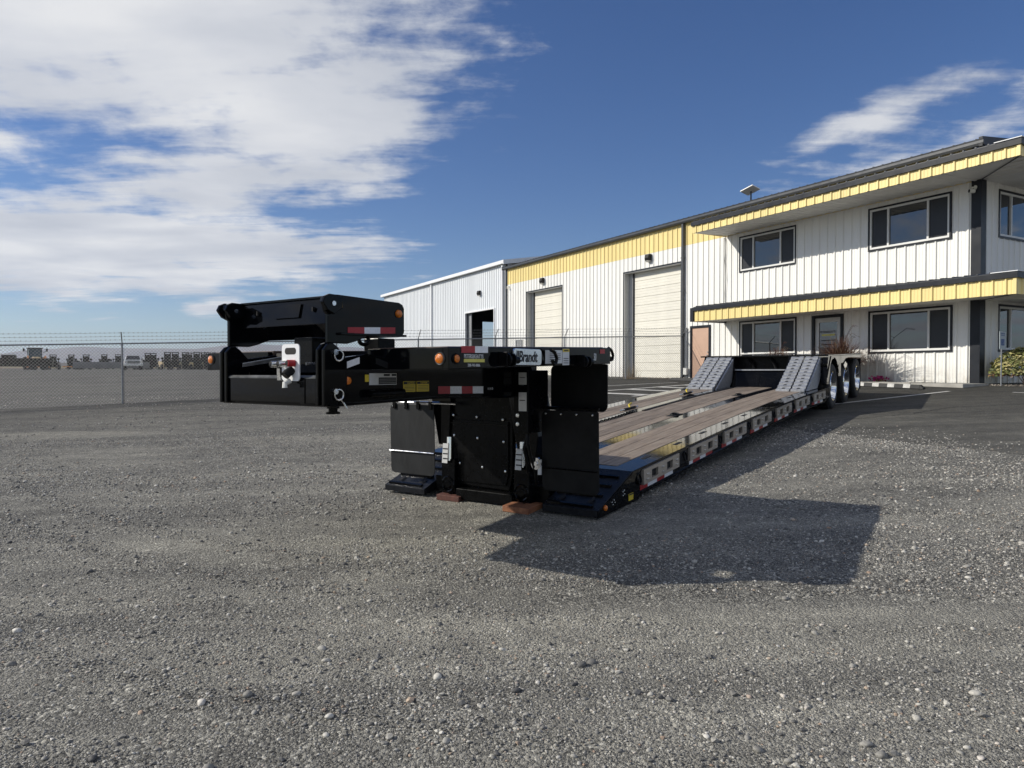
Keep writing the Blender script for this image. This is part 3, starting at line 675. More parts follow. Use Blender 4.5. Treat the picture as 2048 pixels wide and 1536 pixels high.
# steel side door
f = MB(); frame_rect(f, MD[0], MD[1], MD[2]-.1, MD[3], .09, -.045, .15); md_ = f.build('steel_door', M['trim'], bl, .003)
MB().box(MD[0]+.09, MD[1]-.09, .0, .05, Z0+.04, MD[3]-.09).build('leaf', M['salmon'], md_)
MB().lathe([(0, -.06), (.03, -.06), (.034, -.03), (.016, -.02), (.016, .0)], (MD[1]-.17, 0, 2.28), 'y', 12).build('handle', M['chrome'], md_, smooth=True); MB().lathe([(0, -.02), (.028, -.02), (.03, 0)], (MD[1]-.17, 0, 2.42), 'y', 12).build('deadbolt', M['chrome'], md_, smooth=True)
for zz in (1.5, 2.3, 3.15): MB().box(MD[0]+.075, MD[0]+.10, -.02, .0, zz, zz+.11).build('hinge', M['trim'], md_)
# roll doors
for (a, b, z0, z1) in (D1, D2):
    f = MB(); f.box(a-.05, a, -.045, .30, z0, z1+.05); f.box(b, b+.05, -.045, .30, z0, z1+.05); f.box(a-.05, b+.05, -.045, .05, z1, z1+.05)
    rd = f.build('roll_door', M['trim'], bl)
    MB().box(a, a+.035, -.02, .32, z0, z1).build('jamb', M['doorgrey'], rd); MB().box(a, b, -.01, .34, z1-.03, z1).build('head', M['doorgrey'], rd)
    MB().box(a, a+.28, .30, .34, z0, z1-.03).build('jamb', M['doorgrey'], rd); MB().box(a+.28, a+.36, .27, .36, z0, z1-.03).build('track', M['trim'], rd)
    n = 13; hh_ = (z1-.03-z0)/n; proto = None
    for k in range(n):      # door sections, each with three ribs
        q = MB(); zb = 0.
        prof = [(0, .0), (.012, -.022), (hh_/3-.012, -.022), (hh_/3, -.012), (hh_/3+.012, -.022), (2*hh_/3-.012, -.022), (2*hh_/3, -.012), (2*hh_/3+.012, -.022), (hh_-.012, -.022), (hh_-.004, .0)]
        for (zz0, y0), (zz1, y1) in zip(prof[:-1], prof[1:]): q.quad((a+.36, .34+y0, zz0), (b, .34+y0, zz0), (b, .34+y1, zz1), (a+.36, .34+y1, zz1))
        if proto is None: proto = q.build('door_section', M['shutter'], rd, loc=(0, 0, z0))
        else: again(proto, 'door_section', rd, (0, 0, z0+k*hh_))
# roof, gutter, rake
RS = .11
m = MB(); s = -27.6
rf = MB().prism([(-27.5, -.22, 8.02), (-27.5, 7.5, 8.02+RS*7.7), (-27.5, 15.2, 8.02), (-27.5, 15.2, 7.95), (-27.5, 7.5, 7.95+RS*7.7), (-27.5, -.22, 7.95)], (27.62, 0, 0)).build('roof', M['roof'], bl)
k = 0; proto = None
while True:
    x = -27.45+k*RIB
    if x > .05: break
    if proto is None: proto = MB().prism([(x-.03, -.24, 8.015), (x-.012, -.24, 8.05), (x+.012, -.24, 8.05), (x+.03, -.24, 8.015)], (0, 7.6, RS*7.6)).build('roof_rib', M['roof'], rf)
    else: again(proto, 'roof_rib', rf, (k*RIB, 0, 0))
    k += 1
gt = MB().plate([(0, 0)], 0, 0) if False else None
gp = [(-.05, 7.86), (-.19, 7.86), (-.23, 7.92), (-.23, 7.99), (-.25, 8.03), (-.22, 8.035), (-.20, 8.0), (-.20, 7.93), (-.17, 7.89), (-.05, 7.89)]
MB().prism([(-27.55, y, z) for y, z in gp], (27.72, 0, 0)).build('gutter', M['gutter'], bl)
MB().prism([(.17, y, z) for y, z in gp[:6]], (.01, 0, 0)).build('gutter_cap', M['trim'], bl)
MB().prism([(.05, -.22, 8.09), (.05, 7.5, 8.09+RS*7.7), (.05, 15.2, 8.09), (.05, 15.2, 7.83), (.05, 7.5, 7.83+RS*7.7), (.05, -.22, 7.83)], (.10, 0, 0)).build('rake_trim', M['trim'], bl)
MB().prism([(-27.56, -.22, 8.05), (-27.56, 7.5, 8.05+RS*7.7), (-27.56, 15.2, 8.05), (-27.56, 15.2, 7.85), (-27.56, 7.5, 7.85+RS*7.7), (-27.56, -.22, 7.85)], (.05, 0, 0)).build('rake_trim', M['trim'], bl)
# downspouts
def spout(s, mt, z1, parent, r=.055):
    o = MB().box(s-r, s+r, -.16, -.05, Z0+.12, z1).build('downspout', mt, parent, .01)
    MB().prism([(s-r, -.16, Z0+.14), (s-r, -.05, Z0+.14), (s-r, -.2, Z0+.0), (s-r, -.32, Z0+.02)], (2*r, 0, 0)).build('spout_foot', mt, o)
    for z in (3.2, 5.0, 6.4): MB().box(s-r-.02, s+r+.02, -.168, -.04, z, z+.04).build('strap', mt, o)
spout(-11.74, M['gutter'], 7.88, bl)
MB().box(-9.50, -9.475, -.05, -.034, 4.0, 6.9).build('conduit', M['trim'], bl)
MB().tube([(-9.44, -.045, 6.9), (-9.38, -.05, 6.5), (-9.44, -.05, 6.0), (-9.36, -.05, 5.3), (-9.42, -.05, 4.7), (-9.4, -.05, 4.05)], .008, 5).build('cable', M['trim'], bl)
# canopies over both storeys: yellow ribbed fascia, dark cap, ribbed soffit, mitred at the corner
def canopy(sl, o_, zb, zt, zc, cap_left):
    c = MB().prism([(sl+.02, 0, zb+.09), (0-.05, 0, zb+.09), (0, -.0, zb+.09), (o_-.03, -o_+.03, zb+.02), (sl+.02, -o_+.03, zb+.02)], (0, 0, .03)).build('canopy', M['soffit'], bl)
    x = sl+.1; proto = None; k = 0     # soffit battens running out from the wall
    while x < -.1:
        if proto is None: proto = MB().prism([(x-.05, -.02, zb+.088), (x-.02, -.02, zb+.065), (x+.02, -.02, zb+.065), (x+.05, -.02, zb+.088)], (0, -o_+.06, -.07)).build('soffit_rib', M['soffit'], c)
        else: again(proto, 'soffit_rib', c, (k*RIB, 0, 0))
        k += 1; x = sl+.1+k*RIB
    for d in range(5):      # past the corner, ribs run with the road side
        yy = -.15-d*.36
        MB().prism([(-yy*1.0-.02 if False else -yy, yy, zb+.085+.07*yy/o_), (o_-.04, yy, zb+.015), (o_-.04, yy+.08, zb+.015), (-yy, yy+.08, zb+.085+.07*yy/o_)], (0, 0, -.014)).build('soffit_rib', M['soffit'], c)
    MB().prism([(-.02, -.02, zb+.06), (o_-.03, -o_+.03, zb-.012), (o_-.03, -o_+.07, zb-.012), (-.02, .02, zb+.06)], (0, 0, .012)).build('mitre_strip', M['trim'], c)
    s = sl; cache = {}
    while s < o_-.02:       # fascia panels, each with three ribs
        e = min(math.floor((s+1e-6)/(3*RIB))*3*RIB+3*RIB, o_); mm = sheet_panel(s, e, zb, zt, []); mm.v = [(x, y-o_, z) for x, y, z in mm.v]; mm.build('fascia_panel', M['yellow'], c); s = e
    for d in range(6):
        a = d*3*RIB; mm = sheet_panel(a, a+3*RIB, zb, zt, []); q = MB(); q.v = [(o_-y, x-o_, z) for x, y, z in mm.v]; q.f = mm.f; q.build('fascia_panel', M['yellow'], c)
    MB().box(sl, o_, -o_+.002, -o_+.04, zb, zt).build('fascia_back', M['trim'], c)
    MB().box(o_-.05, o_+.03, -o_-.036, -o_+.04, zb-.005, zt+.01).build('fascia_corner', M['yellow'], c)
    # roof of the canopy and its dark drip cap
    MB().hexa([(sl, 0, zc+.12), (0, 0, zc+.12), (o_+.05, -o_-.05, zc-.02), (sl, -o_-.05, zc-.02), (sl, 0, zc+.15), (0, 0, zc+.15), (o_+.05, -o_-.05, zc+.01), (sl, -o_-.05, zc+.01)]).build('canopy_roof', M['roof'], c)
    MB().hexa([(0, 0, zc+.12), (0, 4, zc+.12), (o_+.05, 4, zc-.02), (o_+.05, -o_-.05, zc-.02), (0, 0, zc+.15), (0, 4, zc+.15), (o_+.05, 4, zc+.01), (o_+.05, -o_-.05, zc+.01)]).build('canopy_roof', M['roof'], c)
    MB().hexa([(0, 0, zb+.09), (0, 4, zb+.09), (o_-.03, 4, zb+.02), (o_-.03, -o_+.03, zb+.02), (0, 0, zb+.12), (0, 4, zb+.12), (o_-.03, 4, zb+.05), (o_-.03, -o_+.03, zb+.05)]).build('soffit', M['soffit'], c)
    MB().box(sl-.01, o_+.07, -o_-.07, -o_+.01, zt, zc-.015).build('drip_cap', M['trim'], c, .004); MB().box(o_-.01, o_+.07, -o_+.01, 4, zt, zc-.015).build('drip_cap', M['trim'], c)
    MB().box(o_-.55, o_+.08, -o_-.08, -o_+.5, zc+.012, zc+.03).build('corner_flashing', M['whitetrim'], c)
    k = 0; proto = None
    while sl+.15+k*RIB < o_:
        x = sl+.15+k*RIB
        if proto is None: proto = MB().prism([(x-.03, -o_-.06, zc+.005), (x-.014, -o_-.06, zc+.042), (x+.014, -o_-.06, zc+.042), (x+.03, -o_-.06, zc+.005)], (0, o_+.0, .14)).build('roof_rib', M['roof'], c)
        else: again(proto, 'roof_rib', c, (k*RIB, 0, 0))
        k += 1
    if cap_left: MB().box(sl-.17, sl-.005, -o_-.06, -.04, zb-.0, zc-.02).build('end_cap', M['trim'], c)
    else: MB().box(sl-.03, sl, -o_, -.03, zb+.03, zt).build('end_cap', M['yellow'], c)
canopy(-9.36, 1.84, 6.875, 7.135, 7.29, False)
canopy(-9.34, 1.74, 3.53, 3.925, 4.07, True)
# wall pack lamps, cameras, vent box, power boxes: things fixed to the wall
def wallpack(s, z, y, label):
    x_, y_ = BW(s, -y); o = thing('wall_lamp', label, 'lamp', (x_, y_, z), BROT)
    MB().prism([(-.13, -.03, -.14), (-.13, -.03, .16), (-.13, -.20, .14), (-.13, -.24, -.02), (-.13, -.20, -.14)], (.26, 0, 0)).build('housing', M['machine'], o, .012)
    MB().prism([(-.11, -.05, -.20), (-.11, -.05, -.13), (-.11, -.21, -.13), (-.11, -.17, -.19)], (.22, 0, 0)).build('lens', M['lens'], o, .008); return o
wallpack(-23.03, 6.72, 0, 'dark wall lamp above the narrower white roll door'); wallpack(-13.95, 6.74, 0, 'dark wall lamp above the wide white roll door beside the downspout')
wallpack(-31.2, 6.83, .15, 'small dark wall lamp above the open dark doorway')
def seccam(x_, y_, z, rz, label):
    o = thing('security_camera', label, 'camera', (x_, y_, z), rz)
    MB().tube([(0, -.02, .10), (0, -.10, .10), (0, -.12, .02)], .022, 8).lathe([(0, 0), (.06, 0), (.06, -.03), (0, -.03)], (0, 0, .10), 'y', 12).build('bracket', M['dish'], o, smooth=True)
    MB().lathe([(0, -.02), (.055, -.02), (.062, -.16), (.05, -.17)], (0, -.02, 0), 'y', 14).build('body', M['dish'], o, smooth=True)
    MB().lathe([(.0, -.165), (.048, -.168)], (0, -.02, 0), 'y', 12).build('lens', M['ink'], o)
x_, y_ = BW(-.10, .05); seccam(x_, y_, 6.66, BROT-.5, 'white security camera under the upper soffit on the dark corner trim')
x_, y_ = BW(-27.0, .05); seccam(x_, y_, 6.72, BROT+.3, 'white security camera just below the far end of the yellow band')
x_, y_ = BW(-25.75, 0); o = thing('wall_vent', 'grey louvred vent box low on the white wall left of the narrower roll door', 'vent', (x_, y_, 3.1), BROT)
m = MB(); frame_rect(m, -.38, .38, -.4, .42, .05, -.06, -.005); m.build('frame', M['post'], o)
for k in range(8): MB().prism([(-.33, -.05, -.34+k*.09), (-.33, -.01, -.29+k*.09), (-.33, -.005, -.30+k*.09), (-.33, -.045, -.355+k*.09)], (.66, 0, 0)).build('louvre', M['post'], o)
x_, y_ = BW(-11.55, 0); o = thing('conduit_riser', 'grey conduit with junction box beside the dark downspout and steel door', 'conduit', (x_, y_, 0), BROT)
MB().tube([(0, -.05, Z0-.02), (0, -.05, 3.45)], .03, 8).build('pipe', M['post'], o); MB().box(-.10, .10, -.16, -.03, Z0+.22, Z0+.5).build('box', M['dish'], o, .01)
# satellite panel on the roof edge
x_, y_ = BW(-8.5, -.35); o = thing('satellite_dish', 'flat white satellite panel on a short dark mast at the roof edge', 'satellite dish', (x_, y_, 8.05), BROT)
MB().tube([(0, 0, .0), (0, 0, .5)], .03, 8).build('mast', M['trim'], o); MB().prism([(-.22, -.05, .0), (.22, -.05, 0), (.22, .05, 0), (-.22, .05, 0)], (0, 0, .04)).build('foot', M['trim'], o)
pn = MB().plate([(a*math.cos(.7)-b*math.sin(.7), a*math.sin(.7)+b*math.cos(.7)) for a, b in ((-.30, -.22), (.30, -.22), (.30, .22), (-.30, .22))], -.02, .02).build('panel', M['dish'], o, .006); pn.location = (-.04, 0, .56); pn.rotation_euler = (R(72), 0, R(41))

# second, taller building further along the same line
lb = thing('shed_building', 'cool white ribbed metal shed with white gutter and one open dark doorway', 'building', (BC.x, BC.y, 0), BROT)
OPD = (-33.42, -29.2, Z0, 5.63)
wl = MB()
for q in ((-50.3, OPD[0], Z0-.3, 8.3), (OPD[1], -27.75, Z0-.3, 8.3), (OPD[0], OPD[1], OPD[3], 8.3)): wl.box(q[0], q[1], .20, .30, q[2], q[3])
wl = wl.build('front_wall', M['inner'], lb); wl2 = wl
def lp(s0, s1, z0, z1, ops):
    s = s0
    while s < s1-.01:
        e = min(s+RIB*3, s1); oo = [o for o in ops if o[0] < e and o[1] > s]; mm = sheet_panel(s, e, z0, z1, oo); mm.v = [(x, y+.15, z) for x, y, z in mm.v]; [q.build('panel', M['siding2'], wl) for q in pieces(mm)]; s = e
lp(-50.3, -27.78, Z0, 8.32, [OPD])
f = MB(); f.box(OPD[0]-.06, OPD[0], .07, .32, Z0, OPD[3]+.08); f.box(OPD[1], OPD[1]+.06, .07, .32, Z0, OPD[3]+.08); f.box(OPD[0], OPD[1], .07, .32, OPD[3], OPD[3]+.08); f.build('door_trim', M['whitetrim'], lb)
MB().box(OPD[0], OPD[0]+.5, .32, .37, Z0, OPD[3]).build('door_jamb', M['post'], lb)
bk = MB()       # back wall with an opening opposite the doorway, end walls, inner lining
bk.box(-50.3, -27.75, 17.8, 18, Z0-.3, 8.3); bk.build('back_wall', M['inner'], lb)
q = MB(); q.box(-50.3, -50.1, .3, 9.9, Z0-.3, 8.3); q.box(-50.3, -50.1, 14.2, 17.8, Z0-.3, 8.3); q.box(-50.3, -50.1, 9.9, 14.2, 6.45, 8.3); q.build('end_wall', M['inner'], lb); MB().box(-27.95, -27.75, .2, 17.8, Z0-.3, 8.3).build('end_wall', M['siding2'], lb)
for k in range(3): MB().box(-48.9+k*7.0, -48.6+k*7.0, 4.5, 4.8, Z0, 8.2).build('column', M['inner'], lb)
MB().prism([(-50.5, 0, 8.34), (-50.5, 9, 9.75), (-50.5, 18.2, 8.34), (-50.5, 18.2, 8.28), (-50.5, 9, 9.69), (-50.5, 0, 8.28)], (22.9, 0, 0)).build('roof', M['galvroof'], lb)
MB().box(-50.6, -27.6, -.12, .13, 8.30, 8.52).build('gutter', M['whitetrim'], lb, .015); MB().prism([(-27.62, -.12, 8.52), (-27.62, 9, 9.95), (-27.62, 18.2, 8.52), (-27.62, 18.2, 8.25), (-27.62, 9, 9.65), (-27.62, -.12, 8.25)], (.08, 0, 0)).build('rake_trim', M['whitetrim'], lb)
for s in (-39.35, -27.98): o = MB().box(s-.07, s+.07, .0, .115, Z0, 8.3).build('downspout', M['whitetrim'], lb, .01)
# orange lift arm standing inside the doorway
x_, y_ = BW(-29.9, -2.6); o = thing('boom_lift', 'orange lift arm inside the open dark doorway of the shed', 'lift', (x_, y_, G(x_, y_)), BROT)
MB().box(-.9, .9, -.5, .5, .15, .8).build('base', M['machine'], o); MB().hexa([(-.14, -.1, .8), (.14, -.1, .8), (.14, .1, .8), (-.14, .1, .8), (.28, -.1, 3.9), (.52, -.1, 3.9), (.52, .1, 3.9), (.28, .1, 3.9)]).build('arm', M['orange'], o)
for q in (-.6, .6):
    for w in (-.5, .5): MB().lathe([(0, -.1), (.24, -.1), (.24, .1), (0, .1)], (q, w, .22), 'y', 14).build('wheel', M['tyre'], o)
# ------------------------------------------------------------------ chain-link fence
FA = Vector((-11.8, 21.5)); FB = Vector((7.25, 30.05)); FD = (FB-FA).normalized(); FN = Vector((FD.y, -FD.x))   # FN leans out over the lot
FL = (FB-FA).length
def F(d, h, n=0.): 
    p = FA+FD*d+FN*n; u = d/FL; z = .635+(1.30-.635)*u if u > -.6 else G(p.x, p.y)
    return (p.x, p.y, z+h)
fence = thing('chain_link_fence', 'galvanised chain-link fence with three barbed wire strands running to the white building', 'fence', (FA.x, FA.y, .6), 0)
def fput(m, name, mt):
    m.v = [(x-FA.x, y-FA.y, z-.6) for x, y, z in m.v]; return m.build(name, mt, fence, smooth=False)
D0 = -9.6; us = [-3.3-3.2*2, -3.3]+[0, 3.24, 6.4, 9.28, 12.25, 15.19, 18.0, FL-.05]
for d in us:
    r = .036 if d in (us[-1],) else .028
    fput(MB().tube([F(d, -.35), F(d, 1.86)], r, 10), 'post', M['post'])
    fput(MB().tube([F(d, 1.84), F(d, 1.90, .02), F(d, 2.16, .29)], .016, 6), 'barb_arm', M['post'])
fput(MB().tube([F(-9.9, 1.83), F(FL, 1.83)], .021, 8), 'top_rail', M['post'])
for k, (h, n) in enumerate(((1.94, .06), (2.04, .16), (2.14, .27))):
    m = MB(); pts = []
    for i in range(61): d = -9.9+(FL+9.9)*i/60; pts.append(F(d, h-.012*math.sin(math.pi*((d % 3.1)/3.1)), n))
    m.tube(pts, .0035, 4); d = -9.8
    while d < FL: 
        p = Vector(F(d, h, n)); m.tube([p-Vector((.015, 0, .022)), p+Vector((.015, 0, .022))], .003, 3); m.tube([p-Vector((-.015, 0, .022)), p+Vector((-.015, 0, .022))], .003, 3); d += .125
    fput(m, 'barbed_wire', M['wire'])
m = MB(); sp = .096; Hh = 1.82; dd = -9.9-Hh
while dd < FL:          # woven diamonds: two families of slanting wires
    for sgn in (1, -1):
        d0, h0, d1, h1 = (dd, 0, dd+Hh, Hh) if sgn > 0 else (dd, Hh, dd+Hh, 0)
        u0 = max(0, (-9.9-d0)/(d1-d0)); u1 = min(1, (FL-d0)/(d1-d0))
        if u1 > u0:
            a = F(d0+(d1-d0)*u0, h0+(h1-h0)*u0+.01); b = F(d0+(d1-d0)*u1, h0+(h1-h0)*u1+.01); m.tube([a, b], .0042, 3, caps=False)
    dd += sp
o = fput(m, 'wire_mesh', M['wire']); stuff(o)
m = MB(); dd = -9.9
while dd < FL: m.tube([F(dd, 1.83), F(dd+.015, 1.885)], .0028, 3, caps=False); dd += sp/2
o = fput(m, 'selvage', M['wire']); stuff(o)
# dry weeds along the fence foot
def blades(cnt, sp, h0, h1, seed, spread, droop=.5, wd=.006, seg=4, origin=lambda r: (0, 0, 0)):
    rr = random.Random(seed); m = MB()
    for i in range(cnt):
        ox, oy, oz = origin(rr); a = rr.uniform(0, 6.283); L_ = rr.uniform(h0, h1); lean = rr.uniform(.05, spread); w = wd*rr.uniform(.6, 1.3); ox += rr.gauss(0, sp); oy += rr.gauss(0, sp)
        k = len(m.v)
        for j in range(seg+1):
            u = j/seg; out = L_*(lean*u+droop*lean*u*u); up = L_*(u-droop*lean*u*u*.9); ww = w*(1-u*.85)
            cx, cy = ox+math.cos(a)*out, oy+math.sin(a)*out; px_, py_ = -math.sin(a)*ww, math.cos(a)*ww
            m.v += [(cx-px_, cy-py_, oz+up), (cx+px_, cy+py_, oz+up)]
        m.f += [(k+2*j, k+2*j+1, k+2*j+3, k+2*j+2) for j in range(seg)]
    return m
def weed_o(r):
    d = r.choice((r.uniform(17.5, FL), r.uniform(9, FL), 18.1)); n = r.gauss(.1, .14); p = F(d, 0, n); return (p[0], p[1], p[2]-.02)
o = blades(420, .03, .06, .32, 9, .9, .4, .006, 3, weed_o).build('dry_weeds', M['weed']); stuff(o); o['label'] = 'dry tan weeds along the foot of the chain-link fence'; o['category'] = 'weeds'
def weed2(r):
    p = F(18.35+r.gauss(0, .12), 0, r.gauss(-.1, .1)); return (p[0], p[1], p[2]-.02)
o = blades(160, .05, .4, 1.0, 19, .5, .3, .004, 4, weed2).build('tall_dry_weed', M['weed']); tag(o, 'tall dry branching weed against the fence by the wide roll door', 'weed')

# ------------------------------------------------------------------ planting and small things by the office
def at_b(s, n): x, y = BW(s, n); return (x, y, G(x, y))
for s, n, sc, lab in ((-6.05, 1.0, .9, 'purple fountain grass in a planter left of the glazed office door'), (-3.62, 1.0, 1.25, 'big drooping purple fountain grass right of the glazed office door')):
    x, y, z = at_b(s, n); o = thing('fountain_grass', lab, 'plant', (x, y, z), BROT)
    MB().lathe([(0, .03), (.19, .03), (.24, .42), (.26, .44), (.22, .44), (.20, .38), (0, .38)], (0, 0, 0), 'z', 18).build('planter', M['pot'], o, smooth=True)
    b1 = blades(2000, .12, .45*sc, 1.02*sc, int(s*-10), 1.1, .85, .015, 6, lambda r: (0, 0, .36)); b1.build('blades', M['grass'], o)
    mm = MB(); rr = random.Random(4)
    for k in range(7):
        a = rr.uniform(0, 6.28); l = rr.uniform(.25, .7)*sc; h = rr.uniform(.85, 1.25)*sc
        mm.tube([(0, 0, .4), (math.cos(a)*l*.5, math.sin(a)*l*.5, .35+h*.75), (math.cos(a)*l, math.sin(a)*l, .3+h), (math.cos(a)*l*1.3, math.sin(a)*l*1.3, .25+h)], .003, 4, r2=.007)
    mm.build('plumes', M['grass'], o)
x, y, z = at_b(-5.55, 1.35); o = thing('bench', 'small tan wooden bench by the glazed office door', 'bench', (x, y, z), BROT+.15)
for k in range(3): MB().box(-.5, .5, -.2+k*.14, -.08+k*.14, .42, .455).build('seat_slat', M['bench'], o, .004)
for k in range(2): MB().box(-.5, .5, .24, .265, .55+k*.17, .69+k*.17).build('back_slat', M['bench'], o, .004)
for a in (-.45, .40):
    MB().box(a, a+.05, -.2, -.15, 0, .42).build('leg', M['bench'], o); MB().box(a, a+.05, .22, .27, 0, .86).build('leg', M['bench'], o); MB().box(a, a+.05, -.2, .22, .6, .64).build('arm', M['bench'], o)
x, y, z = at_b(-2.75, .34); o = thing('flower_clump', 'small clump of magenta flowers at the foot of the white wall', 'flowers', (x, y, z), 0)
m = MB(); rr = random.Random(2)
for k in range(90):
    c = Vector((rr.gauss(0, .14), rr.gauss(0, .08), rr.uniform(.05, .20))); u = Vector((rr.uniform(-1, 1), rr.uniform(-1, 1), rr.uniform(-.3, 1))).normalized(); v = u.orthogonal().normalized()*.035; w = u.cross(v)
    m.quad(c-v, c-w, c+v, c+w)
m.build('petals', M['pinkflower'], o); blades(60, .1, .06, .16, 5, .7, .3, .012, 2).build('leaves', M['leaf'], o)
# variegated shrub and the parking sign by the road-side corner
x, y = 14.1, 19.35; z = G(x, y); o = thing('shrub', 'yellow-green variegated shrub against the shaded end wall behind the parking sign', 'shrub', (x, y, z), 0)
m = MB(); m2 = MB(); st = MB(); rr = random.Random(8)
for k in range(26):
    a = rr.uniform(0, 6.28); t = rr.uniform(.2, .75); st.tube([(math.cos(a)*.1, math.sin(a)*.1, 0), (math.cos(a)*t*.5, math.sin(a)*t*.5, .4), (math.cos(a)*t, math.sin(a)*t, rr.uniform(.45, .95))], .012, 4, r2=.004)
for k in range(2100):
    a = rr.uniform(0, 6.28); e_ = rr.uniform(-.25, 1.45); rad = rr.uniform(.62, 1.0)**.6*(1+.22*mnoise.noise((math.cos(a)*1.7, math.sin(a)*1.7, e_*2)))
    c = Vector((math.cos(a)*math.cos(e_)*.92*rad, math.sin(a)*math.cos(e_)*.8*rad, .38+math.sin(e_)*.60*rad))
    if c.z < .03: c.z = rr.uniform(.03, .2)
    u = (c-Vector((0, 0, .3))).normalized()+Vector((rr.gauss(0, .55), rr.gauss(0, .55), rr.gauss(0, .4))); u.normalize(); v = u.cross(Vector((0, 0, 1))).normalized()+Vector((0, 0, rr.uniform(-.8, .3))); v.normalize(); w = u.cross(v).normalized(); l = rr.uniform(.045, .085); h = l*.42
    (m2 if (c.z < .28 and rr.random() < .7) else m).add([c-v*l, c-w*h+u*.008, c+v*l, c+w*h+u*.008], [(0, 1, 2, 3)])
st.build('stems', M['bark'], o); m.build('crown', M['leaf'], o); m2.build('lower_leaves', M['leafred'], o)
x, y = 13.02, 18.9; z = G(x, y); o = thing('parking_sign', 'accessible parking sign on a thin grey post in front of the shrub', 'sign', (x, y, z), R(29))
MB().tube([(0, 0, -.1), (0, 0, 1.46)], .017, 8).build('post', M['post'], o)
pn = MB().rbox(-.15, .15, .98, 1.45, .015, -.03, -.02).build('panel', M['signwhite'], o)
MB().box(-.075, .075, -.0325, -.030, 1.08, 1.25).build('blue_field', M['signblue'], pn)
m = MB(); m.lathe([(0, 0), (.011, 0), (.011, -.002), (0, -.002)], (-.004, -.0325, 1.226), 'y', 10); m.tube([(-.004+math.cos(R(q))*.026, -.0345, 1.125+math.sin(R(q))*.026) for q in range(130, 401, 18)], .004, 4); m.tube([(-.006, -.0345, 1.21), (-.004, -.0345, 1.158), (.022, -.0345, 1.156), (.034, -.0345, 1.12)], .005, 4); m.build('wheelchair_symbol', M['signwhite'], pn)
text('RESERVED', .046, M['signblue'], pn, (0, -.031, 1.38), .0005, align='CENTER'); text('PARKING', .046, M['signblue'], pn, (0, -.031, 1.33), .0005, align='CENTER')
# rubber wheel stops with white blocks
def wheel_stop(s0, s1, n, lab, blocks=True):
    x, y = BW((s0+s1)/2, n); L_ = abs(s1-s0)/2
    za, zb = (G(*BW(s, n)) for s in (s0, s1)); o = thing('wheel_stop', lab, 'wheel stop', (x, y, (za+zb)/2+.012), BROT); o.rotation_euler = (0, -math.atan2(zb-za, s1-s0), BROT)
    pr = [(-.075, 0), (-.05, .105), (.05, .105), (.075, 0)]
    m = MB(); m.add([(-L_, y, z) for y, z in pr]+[(-L_+.06, y*.8, z*.9+.0) for y, z in pr]+[(L_-.06, y, z) for y, z in pr]+[(L_, y, z*.35) for y, z in pr], [])
    m = MB(); m.prism([(-L_+.09, y, z) for y, z in pr], (2*L_-.18, 0, 0)); m.hexa([(-L_, -.07, 0), (-L_+.091, -.075, 0), (-L_+.091, .075, 0), (-L_, .07, 0), (-L_, -.05, .035), (-L_+.091, -.05, .104), (-L_+.091, .05, .104), (-L_, .05, .035)]); m.hexa([(L_, .07, 0), (L_-.091, .075, 0), (L_-.091, -.075, 0), (L_, -.07, 0), (L_, .05, .035), (L_-.091, .05, .104), (L_-.091, -.05, .104), (L_, -.05, .035)])
    m.build('body', M['stopblack'], o, .006); k = -L_+.16
    while blocks and k < L_-.2: MB().prism([(k, y*1.03, .012+(z-.012)*1.02 if z > .01 else .012) for y, z in [(-.0725, .012), (-.0515, .106), (.0515, .106), (.0725, .012)]], (.19, 0, 0)).build('white_block', M['linepaint'], o); k += .44
wheel_stop(-2.35, .10, 2.75, 'black rubber wheel stop with white blocks beside the rear trailer tyres'); wheel_stop(-8.9, -7.0, 3.3, 'plain black rubber wheel stop by the salmon steel door', False)
# ------------------------------------------------------------------ lowboy trailer (local x = t towards the rear, y = w towards the far side)
TR = thing('lowboy_trailer', 'gloss black lowboy trailer with wooden deck, raised gooseneck and three axles', 'trailer', (.7505, 6.198, 0), math.atan2(.8187, .5743))
def TW(t, w): return (.7505+.5743*t-.8187*w, 6.198+.8187*t+.5743*w)
W = 2.60
def camber(t): 
    k = 5.3 if t < 6 else 3.4
    return .05*max(0, 1-((t-6)/k)**2)
def D(t, w=0.): return .655+.0718*(t-.687)+camber(t)+.010*w
def runs(m, w0, w1, t0, t1, top, bot, n=14):   # a member that follows the cambered deck
    ts = [t0+(t1-t0)*i/n for i in range(n+1)]; k = len(m.v)
    for t in ts: m.v += [(t, w0, D(t, w0)+top), (t, w1, D(t, w1)+top), (t, w1, D(t, w1)+bot), (t, w0, D(t, w0)+bot)]
    for i in range(n):
        a = k+4*i
        for j in range(4): m.f.append((a+j, a+(j+1) % 4, a+4+(j+1) % 4, a+4+j))
    m.f += [(k, k+1, k+2, k+3), tuple(k+4*n+j for j in (3, 2, 1, 0))]
    return m
T0, T1 = .69, 9.42
deck = runs(MB(), .12, W-.12, T0, T1, -.03, -.22).build('deck_frame', M['black2'], TR)
for w0, w1 in ((0, .232), (.815, .995), (1.715, 1.895), (2.365, W)): runs(MB(), w0, w1, T0, T1, 0, -.035).build('steel_strip', M['black'], deck)
runs(MB(), .232, 2.365, T0, T0+.15, -.001, -.03, 2).build('front_strip', M['black'], deck)
for w0, w1, n in ((.240, .807, 3), (1.003, 1.707, 4), (1.903, 2.357, 3)):
    pw_ = (w1-w0)/n
    for i in range(n):
        dz = random.uniform(-.002, .003)
        o = runs(MB(), w0+i*pw_+.003, w0+(i+1)*pw_-.003, T0+.155+random.uniform(0, .004), 9.3, .004+dz, -.03).build('plank', M['plank'], deck, .002)
        me = o.data
